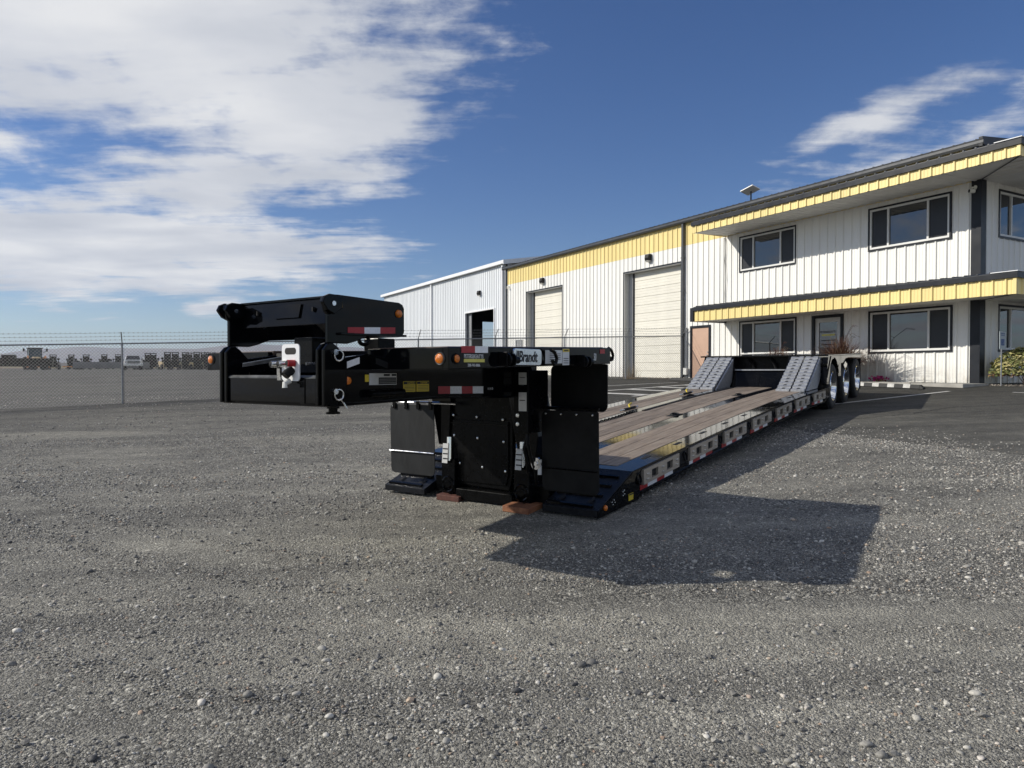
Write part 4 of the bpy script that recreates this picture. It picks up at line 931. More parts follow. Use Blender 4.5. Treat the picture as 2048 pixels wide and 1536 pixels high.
# side rail with plates, tape and lower flange
sr = runs(MB(), .012, .10, T0-.0, T1, -.012, -.262).build('side_rail', M['black'], TR)
runs(MB(), -.004, .10, T0+.05, T1, -.238, -.262).build('flange', M['black'], sr); runs(MB(), -.004, .05, T0, T1, -.002, -.024).build('edge_bar', M['black'], sr)
runs(MB(), W-.10, W-.012, T0, T1, -.012, -.262).build('side_rail', M['black'], TR)
PL = [(.91, 1.82), (2.14, 3.05), (3.31, 4.21), (4.51, 5.44), (5.75, 6.65), (6.95, 7.92), (8.27, 9.24)]
for k, (a, b) in enumerate(PL):
    L_ = b-a; m = MB(); zt = lambda t: D(t)-.028; hgt = .148
    cols = [a, a+.21*L_, a+.38*L_, a+.63*L_, a+.80*L_, b]
    for i in range(5):
        c0, c1 = cols[i], cols[i+1]; rowsz = [(0, hgt)] if i in (0, 2, 4) else [(0, .034), (.116, hgt)]
        for r0, r1 in rowsz: m.hexa([(c0, -.022, zt(c0)-r1), (c1, -.022, zt(c1)-r1), (c1, .008, zt(c1)-r1), (c0, .008, zt(c0)-r1), (c0, -.022, zt(c0)-r0), (c1, -.022, zt(c1)-r0), (c1, .008, zt(c1)-r0), (c0, .008, zt(c0)-r0)])
    p = m.build('outrigger_plate', M['stain'], TR)
    m = MB()
    for u in (.08, .11, .49, .52, .90, .93):
        for q in (.055, .105): t = a+u*L_; m.lathe([(0, -.012), (.010, -.010), (.010, 0)], (t, -.022, zt(t)-q), 'y', 6)
    stuff(m.build('bolts', M['chrome'], p))
    for u in (.295, .715): t = a+u*L_; MB().rbox(t-.085*L_-.004, t+.085*L_+.004, zt(t)-.122, zt(t)-.028, .02, .006, .0115).build('slot', M['slot'], p)
    for i, (u0, u1) in enumerate(((-.02, .17), (.17, .42), (.42, .63), (.63, .88))):     # red and white tape below
        t0, t1 = a+u0*L_, a+u1*L_
        if k == 1 and i == 0: t0 = a+.05*L_; 
        MB().hexa([(t0, .0075, D(t0)-.228), (t1, .0075, D(t1)-.228), (t1, .0119, D(t1)-.228), (t0, .0119, D(t0)-.228), (t0, .0075, D(t0)-.178), (t1, .0075, D(t1)-.178), (t1, .0119, D(t1)-.178), (t0, .0119, D(t0)-.178)]).build('tape', M['red'] if (i+(k == 1)) % 2 == 0 else M['white_refl'], sr)
    # recess with lashing ring between plates
    g0_, g1_ = (a-.24 if k else a-.16), a-.02; tm = (g0_+g1_)/2
    MB().hexa([(g0_, .004, D(g0_)-.17), (g1_, .004, D(g1_)-.17), (g1_, .011, D(g1_)-.17), (g0_, .011, D(g0_)-.17), (g0_, .004, D(g0_)-.03), (g1_, .004, D(g1_)-.03), (g1_, .011, D(g1_)-.03), (g0_, .011, D(g0_)-.03)]).build('recess', M['slot'], sr)
    MB().tube([(tm+.045*math.cos(q*.524), -.012+.01*math.sin(q*.524), D(tm)-.10+.05*math.sin(q*.524)) for q in range(12)], .009, 6, True).build('lashing_ring', M['black2'], sr, smooth=True)
for t in (1.34, 2.2, 3.01, 3.83, 4.66, 5.5, 6.35, 7.2, 8.1): MB().hexa([(t-.09, .13, D(t-.09)+.001), (t+.09, .13, D(t+.09)+.001), (t+.09, .175, D(t+.09)+.001), (t-.09, .175, D(t-.09)+.001), (t-.09, .13, D(t-.09)+.004), (t+.09, .13, D(t+.09)+.004), (t+.09, .175, D(t+.09)+.004), (t-.09, .175, D(t-.09)+.004)]).build('chain_slot', M['slot'], deck)
for t, w in ((4.33, 1.06), (7.3, 1.06), (6.9, 1.80), (2.4, 1.80)):
    pk = MB().hexa([(t-.16, w-.07, D(t-.16, w)+.002), (t+.16, w-.07, D(t+.16, w)+.002), (t+.16, w+.07, D(t+.16, w)+.002), (t-.16, w+.07, D(t-.16, w)+.002), (t-.16, w-.07, D(t-.16, w)+.009), (t+.16, w-.07, D(t+.16, w)+.009), (t+.16, w+.07, D(t+.16, w)+.009), (t-.16, w+.07, D(t-.16, w)+.009)]).build('lashing_pocket', M['slot'], deck)
    MB().tube([(t+.07*math.cos(q*.524), w+.05*math.sin(q*.524), D(t, w)+.02+.01*math.cos(q*.524)) for q in range(12)], .011, 6, True).build('lashing_ring', M['black2'], pk, smooth=True)
# front ramps
for w0, w1 in ((0., .575), (2.03, W)):
    zf = .385; tf = -.0
    rp = MB().hexa([(tf, w0, .325), (T0, w0, .45), (T0, w1, .45), (tf, w1, .325), (tf, w0, zf), (T0+.002, w0, D(T0)), (T0+.002, w1, D(T0)), (tf, w1, zf)]).build('front_ramp', M['rampblack'], TR, .004)
    for k, u in enumerate((.04, .30, .55, .78)):
        t = tf+T0*u; z = zf+(D(T0)-zf)*u; e = .0 if k else .02
        MB().hexa([(t, w0+.07, z), (t+.028, w0+.07, z+.011), (t+.028, w1-.03, z+.011), (t, w1-.03, z), (t, w0+.07, z+.022), (t+.028, w0+.07, z+.032), (t+.028, w1-.03, z+.032), (t, w1-.03, z+.022)]).build('traction_bar', M['black'], rp, .003)
    for w in (w0+.13, w1-.14):
        t = .12; z = zf+(D(T0)-zf)*t/T0; MB().hexa([(t-.035, w-.022, z+.001), (t+.06, w-.012, z+.038), (t+.06, w+.012, z+.038), (t-.035, w+.022, z+.001), (t-.035, w-.022, z+.004), (t+.06, w-.012, z+.041), (t+.06, w+.012, z+.041), (t-.035, w+.022, z+.004)]).build('keyhole', M['slot'], rp)
ck = MB().plate([(-.0, .32), (T0+.14, .37), (T0+.14, .60), (T0+.02, .645), (-.0, .383)], .0-.006, .006).build('ramp_cheek', M['black'], TR)
m = MB()
for t, z in ((.27, .40), (.29, .44), (.25, .425), (.31, .415), (.47, .49), (.50, .50), (.475, .455), (.505, .465)): m.lathe([(0, -.01), (.008, -.008), (.008, 0)], (t, -.006, z), 'y', 6)
stuff(m.build('bolts', M['chrome'], ck))
def marker(t, w, z, side, parent, r=.045, ring=True):
    o = MB(); s = -1
    if side == 'y':
        o.lathe([(0, -.022), (r*.5, -.021), (r*.9, -.014), (r, -.004), (r, 0)], (t, w, z), 'y', 20); o = o.build('marker_lamp', M['amber'], parent, smooth=True)
        if ring: MB().lathe([(r, 0), (r, -.010), (r*1.18, -.012), (r*1.3, 0)], (t, w, z), 'y', 24).build('bezel', M['rubber'], o, smooth=True)
    else:
        o.lathe([(0, -.022), (r*.5, -.021), (r*.9, -.014), (r, -.004), (r, 0)], (t, w, z), 'x', 20); o = o.build('marker_lamp', M['amber'], parent, smooth=True)
        if ring: MB().lathe([(r, 0), (r, -.010), (r*1.12, -.011), (r*1.22, 0)], (t, w, z), 'x', 24).build('bezel', M['worn'], o, smooth=True)
    return o
marker(.127, -.006, .393, 'y', ck, .026, False)
def decal(t0, t1, z0, z1, w, mt, parent, name='decal', dz=0.): return MB().prism([(t0, w, z0), (t1, w, z0+dz), (t1, w, z1+dz), (t0, w, z1)], (0, .002, 0)).build(name, mt, parent)
def tape_y(t0, t1, z, h, w, parent, pat, dz=0.):
    n = len(pat)
    for i, c in enumerate(pat):
        a = t0+(t1-t0)*i/n; b = t0+(t1-t0)*(i+1)/n; decal(a, b, z-h/2+dz*i/n, z+h/2+dz*i/n, w, M['red'] if c == 'r' else M['white_refl'], parent, 'tape', dz/n)
d_ = decal(.60, .70, .385, .45, -.009, M['decal_y'], ck, 'warning_label', .006); decal(.605, .695, .435, .448, -.0105, M['ink'], d_, 'label_band', .004)

# ---- gooseneck
GN = MB().hexa([(-2.36, .775, 1.39), (.16, .775, 1.41), (.16, 1.825, 1.41), (-2.36, 1.825, 1.39), (-2.36, .775, 1.60), (.16, .775, 1.77), (.16, 1.825, 1.77), (-2.36, 1.825, 1.60)])
GN = MB()
# two side webs, top and bottom flanges
for w0, w1 in ((.74, .775), (1.825, 1.86)): GN.plate([(-2.38, 1.38), (-1.3, 1.404), (.16, 1.37), (.16, 1.80), (-1.9, 1.745), (-2.25, 1.70), (-2.38, 1.60)], w0, w1)
GN = MB().plate([(-2.38, 1.38), (-1.3, 1.404), (.16, 1.37), (.16, 1.80), (-1.9, 1.745), (-2.25, 1.70), (-2.38, 1.60)], .74, .775).build('gooseneck', M['black'], TR, .004)
MB().plate([(-2.38, 1.38), (-1.3, 1.404), (.16, 1.37), (.16, 1.80), (-1.9, 1.745), (-2.25, 1.70), (-2.38, 1.60)], 1.825, 1.86).build('far_web', M['black'], GN, .004)
MB().hexa([(-1.95, .75, 1.74), (.16, .75, 1.795), (.16, 1.85, 1.795), (-1.95, 1.85, 1.74), (-1.95, .75, 1.755), (.16, .75, 1.81), (.16, 1.85, 1.81), (-1.95, 1.85, 1.755)]).build('top_plate', M['black2'], GN)
MB().plate([(-2.38, 1.372), (-1.3, 1.396), (.16, 1.362), (.16, 1.380), (-1.3, 1.412), (-2.38, 1.388)], .70, 1.90).build('bottom_flange', M['black'], GN, .003)
MB().hexa([(-2.0, .775, 1.60), (-1.95, .775, 1.60), (-1.95, 1.825, 1.60), (-2.0, 1.825, 1.60), (-1.96, .775, 1.752), (-1.91, .775, 1.752), (-1.91, 1.825, 1.752), (-1.96, 1.825, 1.752)]).build('bulkhead', M['black2'], GN)
# nose: beam between doubled ears
def ear(w0, w1, top=1.80):
    return MB().plate([(-2.42, 1.378), (-2.30, 1.378), (-2.22, 1.45), (-2.22, 1.69), (-2.30, top-.03), (-2.345, top), (-2.385, top-.012), (-2.42, top-.05)], w0, w1).build('nose_ear', M['black'], GN, .008)
for w in (.715, .775, 1.80, 1.86): ear(w, w+.030)
nb = MB().box(-2.40, -2.26, .80, 1.80, 1.385, 1.578).build('nose_beam', M['black'], GN, .012)
MB().box(-2.406, -2.396, .93, .98, 1.39, 1.566).build('stiffener', M['black'], nb, .003); MB().prism([(-2.404, .803, 1.560), (-2.404, .803, 1.568), (-2.390, .803, 1.581), (-2.30, .803, 1.581), (-2.30, .803, 1.572), (-2.388, .803, 1.572)], (0, .994, 0)).build('worn_edge', M['worn'], nb); 
kp = MB().lathe([(0, 1.385), (.045, 1.385), (.045, 1.345), (.032, 1.342), (.032, 1.322), (.05, 1.318), (.05, 1.305), (0, 1.305)], (-2.1, 0, 0), 'z', 20); kp.v = [(x, y+1.0, z) for x, y, z in kp.v]; kp.build('kingpin', M['black2'], GN, smooth=True)
# hose plate with couplings
gp_ = MB().rbox(-.092, .092, -.125, .125, .025, -.004, .004)
hp = gp_.build('hose_plate', M['whitetrim'], GN); hp.location = (-2.425, 1.045, 1.668); hp.rotation_euler = (0, 0, R(-90))
MB().rbox(-.058, .058, .055, .10, .02, -.0055, .0055).build('slot', M['slot'], hp)
for x, mt_, z in ((-.13, 'chrome', -.01), (-.052, 'chrome', -.008), (.045, 'red', -.005)):
    c = MB().tube([(x, -.005, z), (x-.012, -.035, z), (x-.018, -.05, z)], .023, 12).build('coupling', M['chrome'] if mt_ == 'chrome' else M['red'], hp, smooth=True)
    MB().lathe([(0, -.09), (.019, -.088), (.021, -.07)], (x-.018, .034, z), 'y', 14).build('seal', M['rubber'], c)
MB().tube([(.02, -.005, -.05), (.015, -.04, -.07), (.012, -.06, -.09)], .030, 12).build('power_socket', M['rubber'], hp, smooth=True); MB().hexa([(-.07, -.06, -.12), (-.035, -.06, -.12), (-.035, -.05, -.12), (-.07, -.05, -.12), (-.06, -.07, -.04), (-.03, -.07, -.04), (-.03, -.06, -.04), (-.06, -.06, -.04)]).build('socket_cap', M['chrome'], hp)
MB().tube([(.0, -.01, -.125), (0, -.05, -.14), (0, -.05, -.17)], .018, 8).build('drain_elbow', M['dish'], hp)
MB().tube([(-2.40, .92, 1.66), (-2.2, .86, 1.665), (-2.0, .84, 1.65), (-1.9, .80, 1.64)], .012, 6).build('air_hose', M['chrome'], GN, smooth=True)
MB().hexa([(-2.35, 1.70, 1.665), (-2.34, 1.72, 1.64), (-1.75, 1.35, 1.765), (-1.78, 1.35, 1.79), (-2.35, 1.70, 1.67), (-2.34, 1.72, 1.646), (-1.75, 1.35, 1.771), (-1.78, 1.35, 1.796)]).build('inner_bar', M['galv'], GN)
# ring-handled pins
def pin(t, w, z, sgn, name='ring_pin'):
    o = MB().tube([(t, w+.10*sgn*-1, z), (t, w+.02*sgn, z)], .020, 10).build(name, M['chrome'], GN, smooth=True)
    MB().tube([(t+.02+.034*math.cos(q*.5236)*.8, w+.025*sgn+.012*math.cos(q*.5236)*sgn, z-.022+.036*math.sin(q*.5236)) for q in range(12)], .0052, 6, True).build('ring', M['chrome'], o, smooth=True); return o
pin(-2.335, .715, 1.735, -1); q = pin(-2.335, .715, 1.475, -1); MB().tube([(-2.30, .70, 1.43), (-2.28, .69, 1.40), (-2.25, .69, 1.36)], .006, 6).build('cotter', M['chrome'], q); pin(-2.335, 1.89, 1.45, 1)
# raised flip section standing on the nose
RO_ = ([(-2.40, 2.045), (-2.415, 2.07), (-2.40, 2.10), (-2.36, 2.117), (-2.28, 2.122), (-1.70, 2.113), (-1.665, 2.10), (-1.648, 2.07), (-1.648, 1.90), (-1.665, 1.872), (-2.02, 1.85), (-2.13, 1.812), (-2.20, 1.795), (-2.37, 1.795), (-2.37, 1.985), (-2.385, 2.0)])
RS_ = MB().plate(RO_, .735, .765).build('flip_section', M['black'], GN, .006); MB().plate(RO_, 1.835, 1.865).build('far_cheek', M['black'], RS_, .006)
for w0 in (.70, 1.775, 1.87): MB().plate([(-2.44, 2.06), (-2.42, 2.10), (-2.38, 2.117), (-2.32, 2.115), (-2.27, 2.08), (-2.27, 2.03), (-2.34, 1.985), (-2.40, 2.01)], w0, w0+.028).build('hinge_ear', M['black'], RS_, .005)
for w0 in (.694, 1.772): MB().lathe([(0, 0), (.016, 0), (.016, .004), (0, .004)], (-2.35, w0, 2.056), 'y', 16).build('pin_end', M['chrome'], RS_)
fp = MB().hexa([(-2.30, .765, 1.93), (-2.285, .765, 1.93), (-2.285, 1.835, 1.93), (-2.30, 1.835, 1.93), (-2.262, .765, 2.112), (-2.247, .765, 2.112), (-2.247, 1.835, 2.112), (-2.262, 1.835, 2.112)]).build('front_plate', M['black'], RS_, .003)
MB().box(-2.275, -2.24, .765, 1.835, 2.108, 2.124).build('top_bar', M['black'], RS_, .003)
MB().hexa([(-2.302, 1.12, 1.985), (-2.30, 1.12, 1.985), (-2.30, 1.40, 1.985), (-2.302, 1.40, 1.985), (-2.280, 1.12, 2.085), (-2.278, 1.12, 2.085), (-2.278, 1.40, 2.085), (-2.280, 1.40, 2.085)]).build('access_cover', M['black'], fp, .002)
for w in (.98, 1.60): MB().box(-2.298, -2.276, w-.004, w+.004, 2.02, 2.05).build('notch', M['slot'], fp)
MB().box(-1.70, -1.66, .765, 1.835, 1.862, 2.105).build('rear_plate', M['black2'], RS_)
MB().plate([(-2.28, 1.868), (-2.15, 1.868), (-1.655, 1.878), (-1.655, 1.862), (-2.28, 1.852)], .705, .74).build('lip', M['black'], RS_, .003)
MB().tube([(-2.03+.045*math.cos(q*.5236), .76, 1.83+.035*math.sin(q*.5236)) for q in range(12)], .014, 6, True).build('lifting_eye', M['black2'], RS_, smooth=True)
MB().box(-1.85, -1.68, .80, .95, 1.76, 1.85).build('rest_block', M['black2'], GN, .006); MB().box(-1.85, -1.68, 1.6, 1.75, 1.76, 1.85).build('rest_block', M['black2'], GN, .006); MB().box(-2.2, -2.05, 1.1, 1.3, 1.66, 1.85).build('rest_block', M['black2'], GN, .006)
tape_y(-2.20, -1.747, 1.885, .045, .732, RS_, 'rwr', .022); marker(-1.712, .735, 2.03, 'y', RS_, .030, False)
tape_y(-2.33, -2.09, 1.615, .045, .737, GN, 'rw', .07); marker(-2.20, .74, 1.545, 'y', GN, .028, False)
# labels on the neck side
lb_ = decal(-2.0, -1.73, 1.512, 1.595, .737, M['decal_w'], GN, 'document_plate'); decal(-1.91, -1.735, 1.517, 1.565, .735, M['ink'], lb_, 'print_block'); decal(-1.86, -1.80, 1.575, 1.590, .735, M['ink'], lb_, 'print_block'); decal(-1.78, -1.735, 1.575, 1.590, .735, M['ink'], lb_, 'print_block')
for k in range(3): decal(-1.905, -1.74, 1.526+k*.013, 1.5275+k*.013, .7335, M['decal_w'], lb_, 'rule')
decal(-2.04, -2.003, 1.535, 1.585, .737, M['decal_y'], GN, 'warning_label')
for a, b in ((-1.66, -1.528), (-1.515, -1.375)):
    y_ = decal(a, b, 1.455, 1.535, .737, M['decal_y'], GN, 'warning_label'); decal(a+.004, b-.004, 1.512, 1.531, .735, M['ink'], y_, 'label_band'); text('CAUTION', .017, M['decal_y'], y_, (a+.04, .7345, 1.516), .0003)
    for k in range(4): decal(a+.012, b-.012, 1.465+k*.011, 1.468+k*.011, .735, M['ink'], y_, 'rule')
tape_y(-1.266, -.683, 1.462, .060, .737, GN, 'rwrw', -.01)
MB().tube([(-2.03, .70, 1.452), (-1.70, .70, 1.456)], .028, 12).build('stowed_bar', M['black2'], GN, smooth=True); text('H H 0', .03, M['decal_w'], GN, (-.62, .737, 1.45), 0)
# fenders: outer rail, front rail, worn boards on top
def fz(t): return 1.764+.0257*(t+2.015)
fd = None
for side, w0, w1 in (('near', 0., .70), ('far', 1.90, W+.10)):
    f = MB(); o0, o1 = (w0, w0+.05) if side == 'near' else (w1-.05, w1)
    f.hexa([(-2.015, o0, fz(-2.015)-.145), (.236, o0, fz(.236)-.145), (.236, o1, fz(.236)-.145), (-2.015, o1, fz(-2.015)-.145), (-2.015, o0, fz(-2.015)), (.236, o0, fz(.236)), (.236, o1, fz(.236)), (-2.015, o1, fz(-2.015))])
    f = f.build('fender_rail', M['black'], TR, .006); i0, i1 = (o1, .74) if side == 'near' else (1.86, o0)
    MB().box(-2.014, -1.97, i0, i1, fz(-2)-.143, fz(-2)-.001).build('front_rail', M['black'], f, .004)
    MB().box(.19, .234, i0, i1, fz(.2)-.12, fz(.2)-.001).build('rear_rail', M['black2'], f)
    for k in range(4): a = -1.965+k*.54; MB().hexa([(a, i0, fz(a)-.03), (a+.53, i0, fz(a+.53)-.03), (a+.53, i1, fz(a+.53)-.03), (a, i1, fz(a)-.03), (a, i0, fz(a)+.006), (a+.53, i0, fz(a+.53)+.006), (a+.53, i1, fz(a+.53)+.006), (a, i1, fz(a)+.006)]).build('top_board', M['brownwood'] if k < 2 else M['black2'], f, .003)
    for k in range(3): a = -1.5+k*.6; MB().box(a, a+.05, i0, i1, fz(a)-.11, fz(a)-.032).build('crossmember', M['black2'], f)
    if side == 'near': fd = f; marker(-2.015, .070, 1.691, 'x', f, .035); marker(-1.942, 0, 1.691, 'y', f, .028)
    else: marker(-2.015, w1-.065, 1.709, 'x', f, .035)
tape_y(-1.888, -1.60, 1.752, .045, -.004, fd, 'rw', .006)
text('PETERS|KEATTS', .038, M['decal_w'], fd, (-1.862, -.003, 1.696), .0004, sx=.80); decal(-1.86, -1.636, 1.668, 1.690, -.0025, M['pk_yellow'], fd, 'yellow_bar', .003); text('208-743-0866', .026, M['decal_w'], fd, (-1.822, -.003, 1.641), .0002, sx=.92)
sg = MB().rbox(-1.315, -.945, 1.655, 1.775, .028, -.022, -.002).build('badge', M['steel_sign'], fd, .002); text('llBrandt', .112, M['ink'], sg, (-1.292, -.0235, 1.680), .0022, .16, .80)
sk = decal(-.862, -.612, 1.668, 1.772, -.004, M['decal_w'], fd, 'instruction_label', .006)
for k in range(6): decal(-.80, -.64 - (.06 if k in (0, 5) else 0), 1.685+k*.0145, 1.6895+k*.0145, -.006, M['ink'], sk, 'rule', .004)
sk2 = decal(-.605, -.50, 1.658, 1.790, -.004, M['decal_w'], fd, 'instruction_label', .003); decal(-.603, -.502, 1.765, 1.788, -.006, M['decal_y'], sk2, 'label_band', .003); decal(-.585, -.52, 1.772, 1.781, -.0075, M['ink'], sk2, 'rule', .002)
for k in range(3): decal(-.59, -.515, 1.675+k*.018, 1.680+k*.018, -.006, M['ink'], sk2, 'rule')
text('50', .085, M['decal_w'], fd, (-.085, -.003, 1.705), .002, sx=.55, shear=.1); decal(.03, .12, 1.765, 1.802, -.004, M['red'], fd, 'tape', .002)
for ts in (-1.46, -.36):       # web winches slung on the rail
    wn = MB().lathe([(.0, 0), (.050, 0), (.050, .015), (.026, .015), (.026, .07), (.046, .07), (.046, .085), (0, .085)], (ts, -.050, 1.69), 'x', 16).build('winch', M['black2'], fd, smooth=True)
    MB().box(ts-.012, ts+.002, -.075, -.001, 1.645, 1.745).build('cheek', M['black2'], wn, .004); MB().box(ts+.088, ts+.10, -.07, -.001, 1.65, 1.735).build('cheek', M['black2'], wn, .004)
    MB().tube([(ts+.10, -.050, 1.69), (ts+.155, -.050, 1.688)], .026, 10).build('drum_end', M['black2'], wn, smooth=True)
def hook(t, w, z, name='chain_hook'):
    MB().tube([(t-.06, w, z+.055), (t, w, z+.035), (t+.03, w, z-.01), (t+.015, w, z-.05), (t-.02, w, z-.055), (t-.035, w, z-.025)], .014, 8).build(name, M['black'], fd, smooth=True)
hook(-.80, -.05, 1.72); hook(.295, .02, 1.765)
# mud flaps
def flap(t, w0, w1, z0, z1, mt, tilt=0.):
    r = .06; pts = []
    for cw, cz, a0 in ((w1-r, z1-r, 0), (w0+r*.3, z1-r*.3, 90), (w0+r, z0+r, 180), (w1-r, z0+r, 270)):
        rr_ = r if a0 != 90 else r*.3
        for i in range(6): a = R(a0+90*i/5); pts.append((cw+rr_*math.cos(a), cz+rr_*math.sin(a)))
    return MB().prism([(t+tilt*(z1-z)+.012*math.sin((w-w0)*5)*(z1-z), w, z) for w, z in pts], (.009, 0, 0)).build('mud_flap', mt, TR)
f1 = flap(.236, .03, .63, 1.24, 1.675, M['rubber']); f2 = flap(.0, -.005, .585, .515, 1.255, M['rubber'], .02); f3 = flap(.0, 1.90, 2.52, .525, 1.262, M['dust_rubber'], .02)
for f, w0, w1, z in ((f2, .0, .585, 1.225), (f3, 1.90, 2.52, 1.24)):
    m = MB()
    for k in range(4): w = w0+.05+k*(w1-w0-.1)/3; m.lathe([(0, -.014), (.010, -.010), (.011, 0)], (-.002, w, z), 'x', 8)
    stuff(m.build('bolts', M['chrome'], f))
for f, w0, w1, z in ((f2, .0, .585, .725), (f3, 1.895, 2.525, .765)): MB().tube([(-.004, w0, z), (-.006, w1, z)], .006, 6).build('weight_bar', M['black2'] if f == f2 else M['alu'], f)
MB().tube([(.0, 1.60, 1.285), (.0, 2.53, 1.285)], .014, 8).build('hanger_bar', M['alu'], f3, smooth=True); MB().tube([(.02, .0, 1.275), (.02, .75, 1.275)], .016, 8).build('hanger_bar', M['black2'], f2, smooth=True)
for k in range(4): w = 1.94+k*.17; MB().box(-.016, .012, w-.022, w+.022, 1.215, 1.30).build('hanger_clip', M['black'], f3, .004)
# hydraulic base of the neck
bs = MB().face([(.98, 1.40), (1.80, 1.40), (1.80, .62), (1.70, .47), (1.02, .45), (.98, .60)], .10, .16).build('neck_base', M['black2'], TR, .004)
pn = MB().face([(1.02, 1.12), (1.765, 1.12), (1.765, .64), (1.66, .50), (1.05, .50), (1.02, .60)], .085, .102).build('cover_panel', M['black2'], bs, .003)
m = MB()
for w, z in ((1.70, 1.165), (1.40, 1.155), (1.08, 1.14), (1.69, .96), (1.39, .945), (1.07, .925), (1.62, .68), (1.33, .66), (1.05, .64)): m.lathe([(0, -.012), (.012, -.009), (.013, 0)], (.083, w, z), 'x', 8)
stuff(m.build('bolts', M['chrome'], pn)); MB().box(.07, .10, 1.02, 1.77, 1.082, 1.092).build('panel_lip', M['black'], pn)
for w0, w1, s in ((1.80, 2.00, 1), (.74, .98, -1)):       # swing arms reaching down to the deck hooks
    a = MB().face([(1.99, 1.37), (1.72, 1.37), (1.75, .86), (1.885, .86)] if s > 0 else [(1.0, 1.37), (.72, 1.37), (.66, 1.0), (.70, .70), (.86, .70), (.93, 1.0)], .06, .34).build('swing_arm', M['black'], bs, .006)
    wc = 1.735 if s > 0 else .83
    MB().tube([(.07, wc+.01, .94), (.055, wc, .70)], .032, 12).build('cylinder_rod', M['alu'] if s > 0 else M['chrome'], a, smooth=True)
    lb2 = MB().face([(wc-.035, .88), (wc+.035, .88), (wc+.05, .68), (wc-.02, .68)], -.006, -.002).build('serial_label', M['decal_w'], a)
    for k in range(3): MB().face([(wc-.03, .72+k*.05), (wc+.035, .72+k*.05), (wc+.035, .732+k*.05), (wc-.03, .732+k*.05)], -.0085, -.0065).build('rule', M['ink'], lb2)
    h = MB().plate([(.035, .72), (.28, .74), (.34, .50), (.28, .34), (.16, .325), (.06, .345), (.03, .46)], wc-.088, wc+.088).build('hook_leg', M['black'], a, .008)
    MB().lathe([(0, -.012), (.035, -.012), (.045, 0)], (.036, wc, .46), 'x', 18).lathe([(.062, -.006), (.075, -.014), (.085, -.006), (.085, .03)], (.036, wc, .46), 'x', 22).build('pivot_cap', M['black'], h, smooth=True)
    MB().tube([(.03, wc-.03+.02*math.cos(q*.5236), .352+.012*math.sin(q*.5236)) for q in range(12)], .006, 6, True).build('shackle', M['black2'], h, smooth=True)
MB().hexa([(.02, .93, .325), (.22, .93, .325), (.22, 1.62, .325), (.02, 1.62, .325), (.02, .93, .432), (.22, .93, .45), (.22, 1.62, .45), (.02, 1.62, .432)]).build('cross_sill', M['black2'], TR, .006)
MB().box(.15, .70, .60, 2.0, .36, .52).build('hook_pocket', M['black2'], TR)
# valve bank and tags between neck and near fender
vb = MB().box(-.20, .14, .60, .76, 1.05, 1.62).build('valve_bank', M['black2'], TR, .006)
for z, hgt in ((1.60, .11), (1.42, .17)): q = MB().box(-.204, -.2015, .615, .70, z-hgt, z).build('tag', M['decal_w'], vb); MB().box(-.2055, -.2042, .63, .69, z-hgt*.45, z-hgt*.4).build('rule', M['ink'], q)
for z in (1.21, 1.13): MB().lathe([(0, -.012), (.018, -.01), (.02, 0)], (-.2, .71, z), 'x', 12).build('gauge_cap', M['chrome'], vb)
MB().lathe([(0, -.03), (.02, -.03), (.022, -.02), (.055, -.02), (.06, 0), (0, 0)], (-.02, .62, .76), 'x', 20).build('pulley', M['alu'], vb, smooth=True); MB().box(-.04, -.025, .565, .60, .66, .80).build('tag', M['decal_w'], vb)
MB().tube([(-.1, .66, 1.05), (-.14, .64, .95), (-.08, .66, .85), (-.02, .64, .7), (.1, .7, .55)], .016, 8).build('hydraulic_hose', M['rubber'], vb, smooth=True); MB().tube([(-.05, .70, 1.05), (-.09, .72, .9), (-.03, .72, .75), (.1, .8, .6)], .014, 8).build('hydraulic_hose', M['rubber'], vb, smooth=True)

# ---- rear bogie
def bz(t): return 1.925+.030*(t-8.83)
BP_ = [(9.35, 1.05), (9.56, bz(9.56)-.02), (13.3, bz(13.3)-.02), (13.3, 1.62), (9.7, 1.25)]
BG = MB().plate(BP_, .60, .75).build('bogie_frame', M['black'], TR, .006); MB().plate(BP_, 1.85, 2.0).build('far_beam', M['black'], BG, .006)
MB().hexa([(9.58, .0, bz(9.58)-.03), (13.34, .0, bz(13.34)-.03), (13.34, W, bz(13.34)-.03), (9.58, W, bz(9.58)-.03), (9.58, .0, bz(9.58)), (13.34, .0, bz(13.34)), (13.34, W, bz(13.34)), (9.58, W, bz(9.58))]).build('bogie_top', M['black'], BG, .004)
MB().box(9.86, 9.94, .66, 1.94, 1.25, 1.93).build('front_bulkhead', M['black2'], BG); MB().hexa([(9.28, .78, D(9.28)), (9.36, .78, D(9.3)), (9.36, 1.82, D(9.3)), (9.28, 1.82, D(9.28)), (9.52, .78, 1.62), (9.58, .78, 1.62), (9.58, 1.82, 1.62), (9.52, 1.82, 1.62)]).build('apron_plate', M['black'], BG, .004)
MB().box(9.50, 9.86, .78, 1.82, 1.635, 1.66).build('shelf', M['galv'], BG); MB().hexa([(9.27, 1.28, D(9.28)), (9.285, 1.28, D(9.28)), (9.285, 1.30, D(9.28)), (9.27, 1.30, D(9.28)), (9.505, 1.28, 1.61), (9.52, 1.28, 1.61), (9.52, 1.30, 1.61), (9.505, 1.30, 1.61)]).build('apron_rib', M['black'], BG)
for w in (1.05, 1.5): MB().tube([(9.80, w, 1.66), (9.76, w+.03, 1.78), (9.82, w+.12, 1.88)], .03, 8).build('air_line', M['rubber'], BG, smooth=True)
